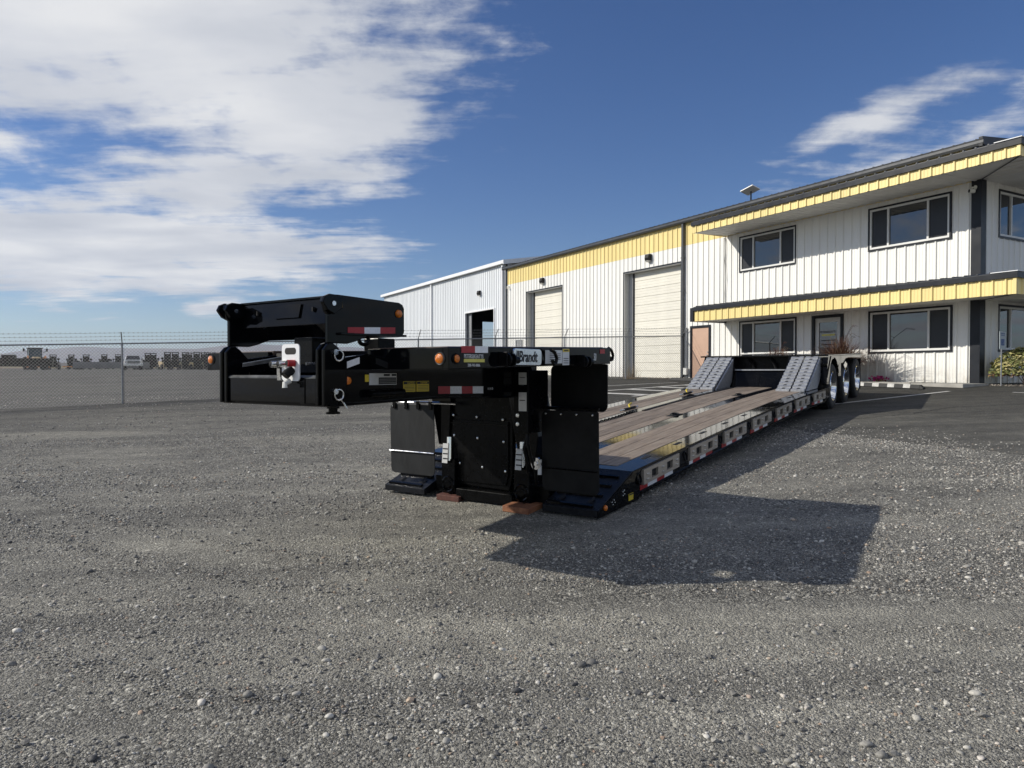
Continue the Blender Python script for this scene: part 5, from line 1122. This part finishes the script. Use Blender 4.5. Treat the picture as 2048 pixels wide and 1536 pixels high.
# skirts with the wheel arch cut out
sk = [(9.50, 1.49), (9.86, bz(9.86)-.031), (13.3, bz(13.3)-.031), (13.3, 1.955), (11.7, 1.93), (11.35, 1.90), (11.05, 1.80), (10.84, 1.79), (10.84, 1.52), (10.62, 1.52), (10.62, 1.78)]
for k in range(11): a = R(25+k*14.5); sk.append((10.14+.50*math.cos(a), 1.44+.46*math.sin(a)))
sk.append((9.64, 1.49))
for w0 in (-.004, W-.02): s_ = MB().plate(sk, w0, w0+.024).build('skirt', M['black'], BG, .003)
MB().plate([(11.12, 1.76), (11.3, 1.84), (11.5, 1.78), (11.4, 1.70), (11.2, 1.70)], -.012, -.0045).build('tie_bracket', M['chrome'], BG); MB().box(9.72, 9.80, -.002, .10, 1.30, 1.36).build('hose_hanger', M['black2'], BG)
for z in (1.55, 1.73): MB().box(10.54, 10.62, -.006, .05, z-.03, z+.03).build('skirt_catch', M['black2'], BG)
MB().plate([(9.26, D(9.3)-.26), (9.72, D(9.3)-.16), (9.72, 1.30), (9.26, D(9.3))], .0, .10).build('corner_gusset', M['black'], BG, .004); MB().plate([(9.50, 1.36), (9.76, 1.36), (9.86, 1.90), (9.62, 1.90)], .01, .12).build('corner_post', M['black'], BG, .004)
for z in (1.45, 1.58, 1.71): MB().box(9.56, 9.60, .012, .14, z, z+.06).build('step_plate', M['black'], BG)
# aluminium loading ramps
def lramp(w0, w1):
    n = 11; ta, tb, za, zb = 8.38, 9.60, D(8.38, w0)+.02, bz(9.6)-.012; m = MB(); k = 0
    for i in range(n):
        u0, u1 = i/n, (i+1)/n; t0, t1 = ta+(tb-ta)*u0, ta+(tb-ta)*u1; z0, z1 = za+(zb-za)*u0, za+(zb-za)*u1; tm = t0+(t1-t0)*.25; zm = z0+(z1-z0)*.75
        m.hexa([(t0, w0, z0-.035), (t1, w0, z1-.035), (t1, w1, z1-.035), (t0, w1, z0-.035), (t0, w0, z0+.002), (t1, w0, z1-.010), (t1, w1, z1-.010), (t0, w1, z0+.002)])
        m.hexa([(t0+.004, w0, z0), (t1-.004, w0, z1-.012), (t1-.004, w1, z1-.012), (t0+.004, w1, z0), (t0+.002, w0, z0+.016), (t0+.026, w0, z0+.030), (t0+.026, w1, z0+.030), (t0+.002, w1, z0+.016)])
    r = m.build('loading_ramp', M['galv'], BG)
    MB().box(ta-.03, ta, w0, w1, D(ta, w0)+.004, D(ta, w0)+.045).build('ramp_toe', M['galv'], r)
    wm = (w0+w1)/2
    for i in range(n):
        t0 = ta+(tb-ta)*i/n; z0 = za+(zb-za)*i/n; t1 = t0+.104; t0 += .030; za_, zb_ = z0+.0335, z0+.0480
        MB().hexa([(t0, wm-.026, za_), (t1, wm-.026, zb_), (t1, wm+.026, zb_), (t0, wm+.026, za_), (t0, wm-.026, za_+.003), (t1, wm-.026, zb_+.003), (t1, wm+.026, zb_+.003), (t0, wm+.026, za_+.003)]).build('slot', M['slot'], r)
for a, b in ((.177, .415), (.445, .685), (1.905, 2.155), (2.185, 2.445)): lramp(a, b)
for w0, w1, mt in ((.14, .172, 'galv'), (.69, .72, 'black'), (1.865, 1.90, 'galv'), (2.45, 2.48, 'black')): MB().plate([(8.46, D(8.46)+.01), (9.58, bz(9.6)-.05), (9.76, bz(9.6)-.05), (9.74, 1.62), (9.30, D(9.3)+.01)], w0, w1).build('ramp_cheek', M[mt] if mt == 'black' else M['rampside'] if 'rampside' in M else M['galv'], BG, .003)
# wheels
def wheel(t, near):
    gx, gy = TW(t, 0 if near else W); z = float(g0(gx, gy))+.462; s = 1 if near else -1; w = .0 if near else W; f = lambda pr: [(r, h*s) for r, h in pr]
    o = MB().lathe(f([(.285, .035), (.30, .018), (.34, .006), (.40, .006), (.435, .016), (.455, .034), (.463, .06), (.465, .15), (.463, .235), (.45, .262), (.40, .285), (.30, .285), (.285, .26)]), (t, w, z), 'y', 48).build('wheel', M['tyre'], TR, smooth=True)
    g = MB()
    for k in range(48):         # tread blocks
        a = 2*math.pi*k/48; c, q = math.cos(a), math.sin(a)
        for h0, h1 in ((.05, .095), (.11, .15), (.165, .205), (.215, .25)):
            u = .022; pts = []
            for rr_ in (.455, .474):
                for (h, d) in ((h0, -u), (h1, -u), (h1, u), (h0, u)): pts.append((t+rr_*c-d*q, w+h*s, z+rr_*q+d*c))
            g.hexa(pts)
    stuff(g.build('tread', M['tyre'], o))
    rm = MB().lathe(f([(.298, .030), (.302, .012), (.292, .004), (.283, .010), (.276, .03), (.262, .05), (.25, .085), (.235, .125), (.19, .14), (.155, .138), (.13, .13), (.125, .10), (.115, .065), (.09, .05), (.0, .045)]), (t, w, z), 'y', 48).build('rim', M['alu'], o, smooth=True)
    g = MB()
    for k in range(10): a = 2*math.pi*k/10; g.lathe(f([(0, .10), (.014, .102), (.017, .135)]), (t+.168*math.cos(a), w, z+.168*math.sin(a)), 'y', 6)
    stuff(g.build('lug_nuts', M['chrome'], rm))
    g = MB()
    for k in range(10): a = 2*math.pi*(k+.5)/10; g.lathe(f([(0, .128), (.026, .128), (.030, .136)]), (t+.214*math.cos(a), w, z+.214*math.sin(a)), 'y', 12)
    stuff(g.build('hand_holes', M['slot'], rm))
    MB().lathe(f([(.285, .32), (.34, .305), (.43, .31), (.46, .35), (.463, .53), (.44, .57), (.30, .58)]), (t, w, z), 'y', 40).build('inner_tyre', M['tyre'], o, smooth=True)
for t in (10.12, 11.505, 12.885):
    wheel(t, True); wheel(t, False)
    gx, gy = TW(t, 1.3); z = float(g0(gx, gy))+.462; MB().tube([(t, .3, z), (t, W-.3, z)], .075, 12).build('axle', M['black2'], BG, smooth=True); MB().box(t-.3, t+.3, .80, .95, z+.05, z+.16).build('spring', M['black2'], BG); MB().box(t-.3, t+.3, 1.65, 1.8, z+.05, z+.16).build('spring', M['black2'], BG)
for w0 in (.02, 2.0): MB().box(13.42, 13.43, w0, w0+.58, 1.2, 1.93).build('rear_flap', M['rubber'], BG)
# ------------------------------------------------------------------ loose things on and under the trailer
TROT = math.atan2(.8187, .5743)
def on_deck(t, w, h=0.): x, y = TW(t, w); return Vector((x, y, D(t, w)+h))
# tie-down chain with its binder, and the second binder further back
def chain(t0, t1, w0, w1, name, lab):
    m = MB(); n = int((t1-t0)/.052); o0 = on_deck(t0, w0)
    for i in range(n):
        u = i/n; t = t0+(t1-t0)*u; w = w0+(w1-w0)*u+.01*math.sin(u*9); p = on_deck(t, w, .016)-o0; d = (on_deck(t+.05, w)-on_deck(t, w)).normalized(); sd_ = Vector((-d.y, d.x, 0)).normalized(); up = d.cross(sd_)*-1
        q = (sd_ if i % 2 else (sd_*.35+Vector((0, 0, 1))*.9)).normalized()
        m.tube([p+d*(.036*math.cos(k*.785))+q*(.018*math.sin(k*.785)) for k in range(8)], .0075, 4, True)
    o = m.build(name, M['black2'], smooth=True); o.location = o0; return tag(o, lab, 'chain')
chain(2.9, 4.45, 1.70, 1.74, 'tie_down_chain', 'dark steel tie-down chain lying along the wooden deck')
def binder(t, w, lab):
    p = on_deck(t, w, .012); o = thing('chain_binder', lab, 'chain binder', p, TROT); o.rotation_euler = (0, -math.atan(.072), TROT)
    MB().tube([(-.16, .01, .04), (.18, 0, .04)], .022, 10).build('barrel', M['machine'], o, smooth=True); MB().tube([(.0, 0, .05), (.05, .04, .09), (.20, .07, .10)], .013, 8).build('handle', M['decal_y'], o, smooth=True)
    for a in (-.2, .22): MB().tube([(a, 0, .04), (a+.05*math.copysign(1, a), .0, .045), (a+.07*math.copysign(1, a), .03, .035), (a+.03*math.copysign(1, a), .05, .03)], .013, 8).build('hook', M['chrome'], o, smooth=True)
binder(4.48, 1.84, 'yellow-handled chain binder at the end of the chain on the deck'); binder(6.9, 1.86, 'chain binder further back on the deck before the loading ramps')
m = MB(); o0 = on_deck(4.6, 1.66)
for i in range(20):
    t = 4.6+4.3*i/20; a = [on_deck(t, 1.645, .006)-o0, on_deck(t+.215, 1.645, .006)-o0, on_deck(t+.215, 1.70, .006)-o0, on_deck(t, 1.70, .006)-o0]; m.hexa([tuple(q) for q in a]+[tuple(q+Vector((0, 0, .012))) for q in a])
o = m.build('rubber_strap', M['rubber']); o.location = o0; tag(o, 'long black rubber strap lying along the deck behind the binder', 'strap')
# timber blocks under the hook legs
for t, w, mt_, lab in ((.12, 1.70, 'block2', 'red-brown timber block under the hook leg by the dusty mud flap'), (.02, .80, 'block', 'orange-brown timber block under the hook leg beside the cross sill')):
    x, y = TW(t, w); o = MB().box(-.15, .14, -.14, .14, 0, .058).build('timber_block', M[mt_], None, .006); o.location = (x, y, G(x, y)-.004); o.rotation_euler = (.02, -.05, TROT+.06); tag(o, lab, 'timber block')

# ------------------------------------------------------------------ machines parked across the far yard
def far(px_, d): x = (px_-1024)/1420*d; return x, d, G(x, d)
def wheels(o, spots, r, wd, mt='tyre'):
    for x, y in spots:
        a = MB().lathe([(0, -wd/2), (r*.5, -wd/2), (r*.55, -wd/2-.02), (r*.9, -wd/2), (r, -wd*.35), (r, wd*.35), (r*.9, wd/2), (r*.5, wd/2), (0, wd/2)], (x, y, r), 'x', 18).build('wheel', M[mt], o, smooth=True)
def forklift(px_, d, mast, body, lab, sc=1., rz=0.):
    x, y, z = far(px_, d); o = thing('forklift', lab, 'forklift', (x, y, z), rz, 'forklifts parked in a row across the yard')
    MB().hexa([(-.65, -.6, .35), (.65, -.6, .35), (.65, 1.5, .35), (-.65, 1.5, .35), (-.62, -.5, .95), (.62, -.5, .95), (.6, 1.5, 1.15), (-.6, 1.5, 1.15)]).build('body', body, o, .05)
    for a in (-.42, .32): MB().box(a, a+.10, -.95, -.80, .1, mast).build('mast_rail', M['machine'], o)
    MB().box(-.45, .45, -.97, -.82, mast-.12, mast).build('mast_head', M['machine'], o); MB().box(-.36, .36, -1.02, -.95, .3, .75).build('carriage', M['machine'], o)
    MB().box(-.32, .32, -.90, -.84, .3, mast-.25).build('inner_mast', M['machine'], o); MB().box(-.5, .5, -1.06, -1.0, .75, 1.25).build('load_backrest', M['machine'], o)
    for a in (-.3, .2): MB().box(a, a+.1, -2.0, -1.0, .12, .18).build('fork', M['machine'], o)
    for a in (-.78, .48): MB().box(a, a+.30, -.90, -.70, 1.38, 1.62).build('work_lamp', M['machine'], o, .03); MB().box(min(a, a+.3)+.1, a+.2, -.86, -.74, 1.0, 1.40).build('lamp_stalk', M['machine'], o)
    MB().box(-.28, .28, .35, .85, 1.0, 1.35).build('seat', M['machine'], o, .04)
    if body is not M['machine']:
        MB().tube([(.3, 1.2, 1.1), (.35, .2, 1.7), (.3, -.9, 1.25)], .07, 6).build('boom', M['bench'], o); MB().box(-.5, .5, 1.42, 1.56, .5, 1.12).build('counterweight', M['tan'], o, .03)
    else: MB().box(-.2, .2, .9, 1.3, 1.15, 1.5).build('gas_bottle', M['dish'] if sc < 1 else M['olive'], o, .04)
    wheels(o, ((-.62, -.5), (.62, -.5), (-.6, 1.1), (.6, 1.1)), .36, .26); o.scale = (sc, sc, sc); return o
FK = 'forklift with raised dark mast in the row beyond the chain-link fence'
for i, (px_, d, ms, bd, sc) in enumerate(((108, 97, 2.15, 'machine', .95), (150, 101, 2.2, 'machine', .95), (171, 100, 2.2, 'olive', .95), (206, 112, 2.3, 'machine', 1), (236, 112, 2.3, 'machine', 1), (291, 100, 2.3, 'machine', 1), (309, 101, 2.3, 'machine', 1), (332, 95, 2.35, 'tan', 1), (349, 96, 2.35, 'tan', 1), (369, 97, 2.35, 'olive', 1), (378, 100, 2.35, 'machine', 1), (388, 97, 2.4, 'tan', 1), (401, 98, 2.35, 'tan', 1), (414, 97, 2.35, 'olive', 1), (427, 98, 2.35, 'machine', 1))):
    forklift(px_, d, ms, M[bd], {'machine': 'dark forklift with raised mast in the row beyond the chain-link fence', 'olive': 'olive forklift with raised mast in the row beyond the chain-link fence', 'tan': 'tan forklift with raised mast in the row beyond the chain-link fence'}[bd], sc, R(28)+random.uniform(-.5, .5))
# loader tractor
x, y, z = far(70, 92); o = thing('loader_tractor', 'tall cab tractor with orange loader frame parked beyond the fence', 'tractor', (x, y, z), R(40))
MB().box(-.75, .75, -2.2, 1.2, .7, 1.45).build('body', M['machine'], o, .08); MB().hexa([(-.42, -2.5, .9), (.42, -2.5, .9), (.42, -.8, .9), (-.42, -.8, .9), (-.38, -2.5, 1.55), (.38, -2.5, 1.55), (.42, -.8, 1.7), (-.42, -.8, 1.7)]).build('hood', M['tan'], o, .06)
c = MB().hexa([(-.72, -.75, 1.45), (.72, -.75, 1.45), (.72, .9, 1.45), (-.72, .9, 1.45), (-.66, -.55, 2.7), (.66, -.55, 2.7), (.66, .8, 2.7), (-.66, .8, 2.7)]).build('cab', M['cabglass'], o); MB().box(-.82, .82, -.75, .95, 2.7, 2.85).build('cab_roof', M['machine'], c, .04)
for a in (-.72, .66):
    for b in (-.72, .82): MB().box(a, a+.07, b, b+.07, 1.45, 2.7).build('cab_post', M['machine'], c)
for s in (-1, 1): MB().tube([(s*.85, -.6, 1.5), (s*.95, -2.0, 1.75), (s*.95, -3.0, .7)], .08, 6).build('loader_arm', M['rustor'], o); MB().tube([(s*.8, -.7, 2.2), (s*1.25, -.7, 2.5), (s*1.25, -.7, 2.75)], .03, 5).build('mirror_arm', M['machine'], o); MB().box(s*1.25-.1, s*1.25+.1, -.75, -.7, 2.35, 2.75).build('mirror', M['machine'], o)
MB().prism([(-1.2, -3.1, .3), (-1.2, -3.7, .35), (-1.2, -3.1, 1.0)], (2.4, 0, 0)).build('bucket', M['rustor'], o); wheels(o, ((-.95, .6), (.95, .6)), .85, .5); wheels(o, ((-.8, -1.9), (.8, -1.9)), .55, .4)
x, y, z = far(52, 88); o = thing('dump_trailer', 'long black dump trailer parked in front of the cab tractor', 'trailer', (x, y, z), R(30))
MB().hexa([(-2.6, -1.0, .6), (2.8, -1.0, .6), (2.8, 1.0, .6), (-2.6, 1.0, .6), (-2.8, -1.1, 1.45), (2.9, -1.1, 1.45), (2.9, 1.1, 1.45), (-2.8, 1.1, 1.45)]).build('tub', M['machine'], o, .04); MB().box(-3.6, 2.8, -.5, .5, .42, .6).build('chassis', M['machine'], o); MB().box(-2.4, -1.0, -.9, .9, 1.45, 1.85).build('tool_box', M['machine'], o, .03); MB().box(-2.2, -1.2, -.5, .5, 1.85, 1.98).build('lid', M['whitetrim'], o); MB().box(-3.0, -2.9, -.1, .1, 0, .5).build('jack_leg', M['machine'], o)
for k in range(9): MB().box(-2.3+k*.6, -2.22+k*.6, -1.12, -1.02, .6, 1.42).build('stake', M['machine'], o)
for a in (.8, 1.9):
    for b in (-.9, .9): MB().lathe([(0, -.12), (.4, -.12), (.42, 0), (.4, .12), (0, .12)], (a, b, .42), 'y', 16).build('wheel', M['tyre'], o)
# grey flat trailer and pickups
x, y, z = far(225, 94); o = thing('flatbed_trailer', 'long low grey sided trailer behind the fence post, beside the pickup', 'trailer', (x, y, z), R(28))
for k in range(8): MB().box(-4.4+k*1.1, -3.32+k*1.1, -1.1, -1.04, .18, 1.02).build('side_panel', M['greybed'], o, .01)
MB().box(-4.4, 4.4, -1.03, 1.1, .3, .5).build('bed', M['machine'], o); MB().box(-4.4, 4.4, 1.04, 1.1, .5, 1.0).build('far_side', M['greybed'], o); MB().box(-4.46, -4.38, -1.0, 1.04, .3, 1.7).build('headboard', M['machine'], o)
for a in (1.5, 2.6): MB().lathe([(0, -.12), (.3, -.12), (.33, 0), (.3, .12), (0, .12)], (a, -.8, .33), 'y', 16).build('wheel', M['tyre'], o)
MB().box(-5.6, -4.4, -.1, .1, .35, .48).build('tongue', M['rustor'], o)
def pickup(px_, d, lab, sc=1.):
    x, y, z = far(px_, d); o = thing('pickup_truck', lab, 'pickup', (x, y, z), R(30))
    MB().hexa([(-1.0, -2.6, .5), (1.0, -2.6, .5), (1.0, 2.9, .5), (-1.0, 2.9, .5), (-.98, -2.55, 1.22), (.98, -2.55, 1.22), (.98, 2.9, 1.25), (-.98, 2.9, 1.25)]).build('body', M['truckwhite'], o, .08)
    MB().hexa([(-.93, -1.0, 1.22), (.93, -1.0, 1.22), (.93, 1.2, 1.22), (-.93, 1.2, 1.22), (-.74, -.25, 1.86), (.74, -.25, 1.86), (.74, 1.0, 1.86), (-.74, 1.0, 1.86)]).build('cab', M['truckwhite'], o, .05)
    MB().hexa([(-.82, -.98, 1.28), (.82, -.98, 1.28), (.82, -.93, 1.28), (-.82, -.93, 1.28), (-.68, -.36, 1.80), (.68, -.36, 1.80), (.68, -.31, 1.80), (-.68, -.31, 1.80)]).build('windscreen', M['screen'], o)
    gr = MB().box(-.68, .68, -2.64, -2.58, .78, 1.16).build('grille', M['machine'], o)
    for zz in (.84, .96, 1.08): MB().box(-.66, .66, -2.66, -2.62, zz, zz+.04).build('grille_bar', M['chrome'], gr)
    for s in (-1, 1): MB().box(s*.84-.14, s*.84+.14, -2.63, -2.55, .85, 1.12).build('headlight', M['lens'], o, .02); MB().box(s*1.17-.12, s*1.17+.12, -.85, -.72, 1.3, 1.58).build('mirror', M['truckwhite'], o, .03)
    MB().box(-1.02, 1.02, -2.76, -2.56, .48, .72).build('bumper', M['chrome'], o, .04); wheels(o, ((-.88, -1.65), (.88, -1.65), (-.88, 1.9), (.88, 1.9)), .4, .26); o.scale = (sc,)*3
pickup(266, 90, 'white pickup truck facing the fence beside the grey sided trailer'); pickup(215, 130, 'small distant white pickup behind the grey sided trailer', 1)
# ------------------------------------------------------------------ air
HZ = True
if HZ:
    m = MB().box(-13500, 13500, -1200, 15500, -520, 420); o = m.build('haze', None); stuff(o); o['label'] = 'thin pale haze over the far plain and hills'; o['category'] = 'haze'
    hm = bpy.data.materials.new('haze_air'); hm.use_nodes = True; t = hm.node_tree; t.nodes.remove(t.nodes['Principled BSDF']); v = t.nodes.new('ShaderNodeVolumePrincipled')
    v.inputs['Color'].default_value = (.68, .78, 1.0, 1); v.inputs['Density'].default_value = 7e-5; v.inputs['Anisotropy'].default_value = .2
    t.links.new(v.outputs[0], t.nodes['Material Output'].inputs['Volume']); o.data.materials.append(hm)
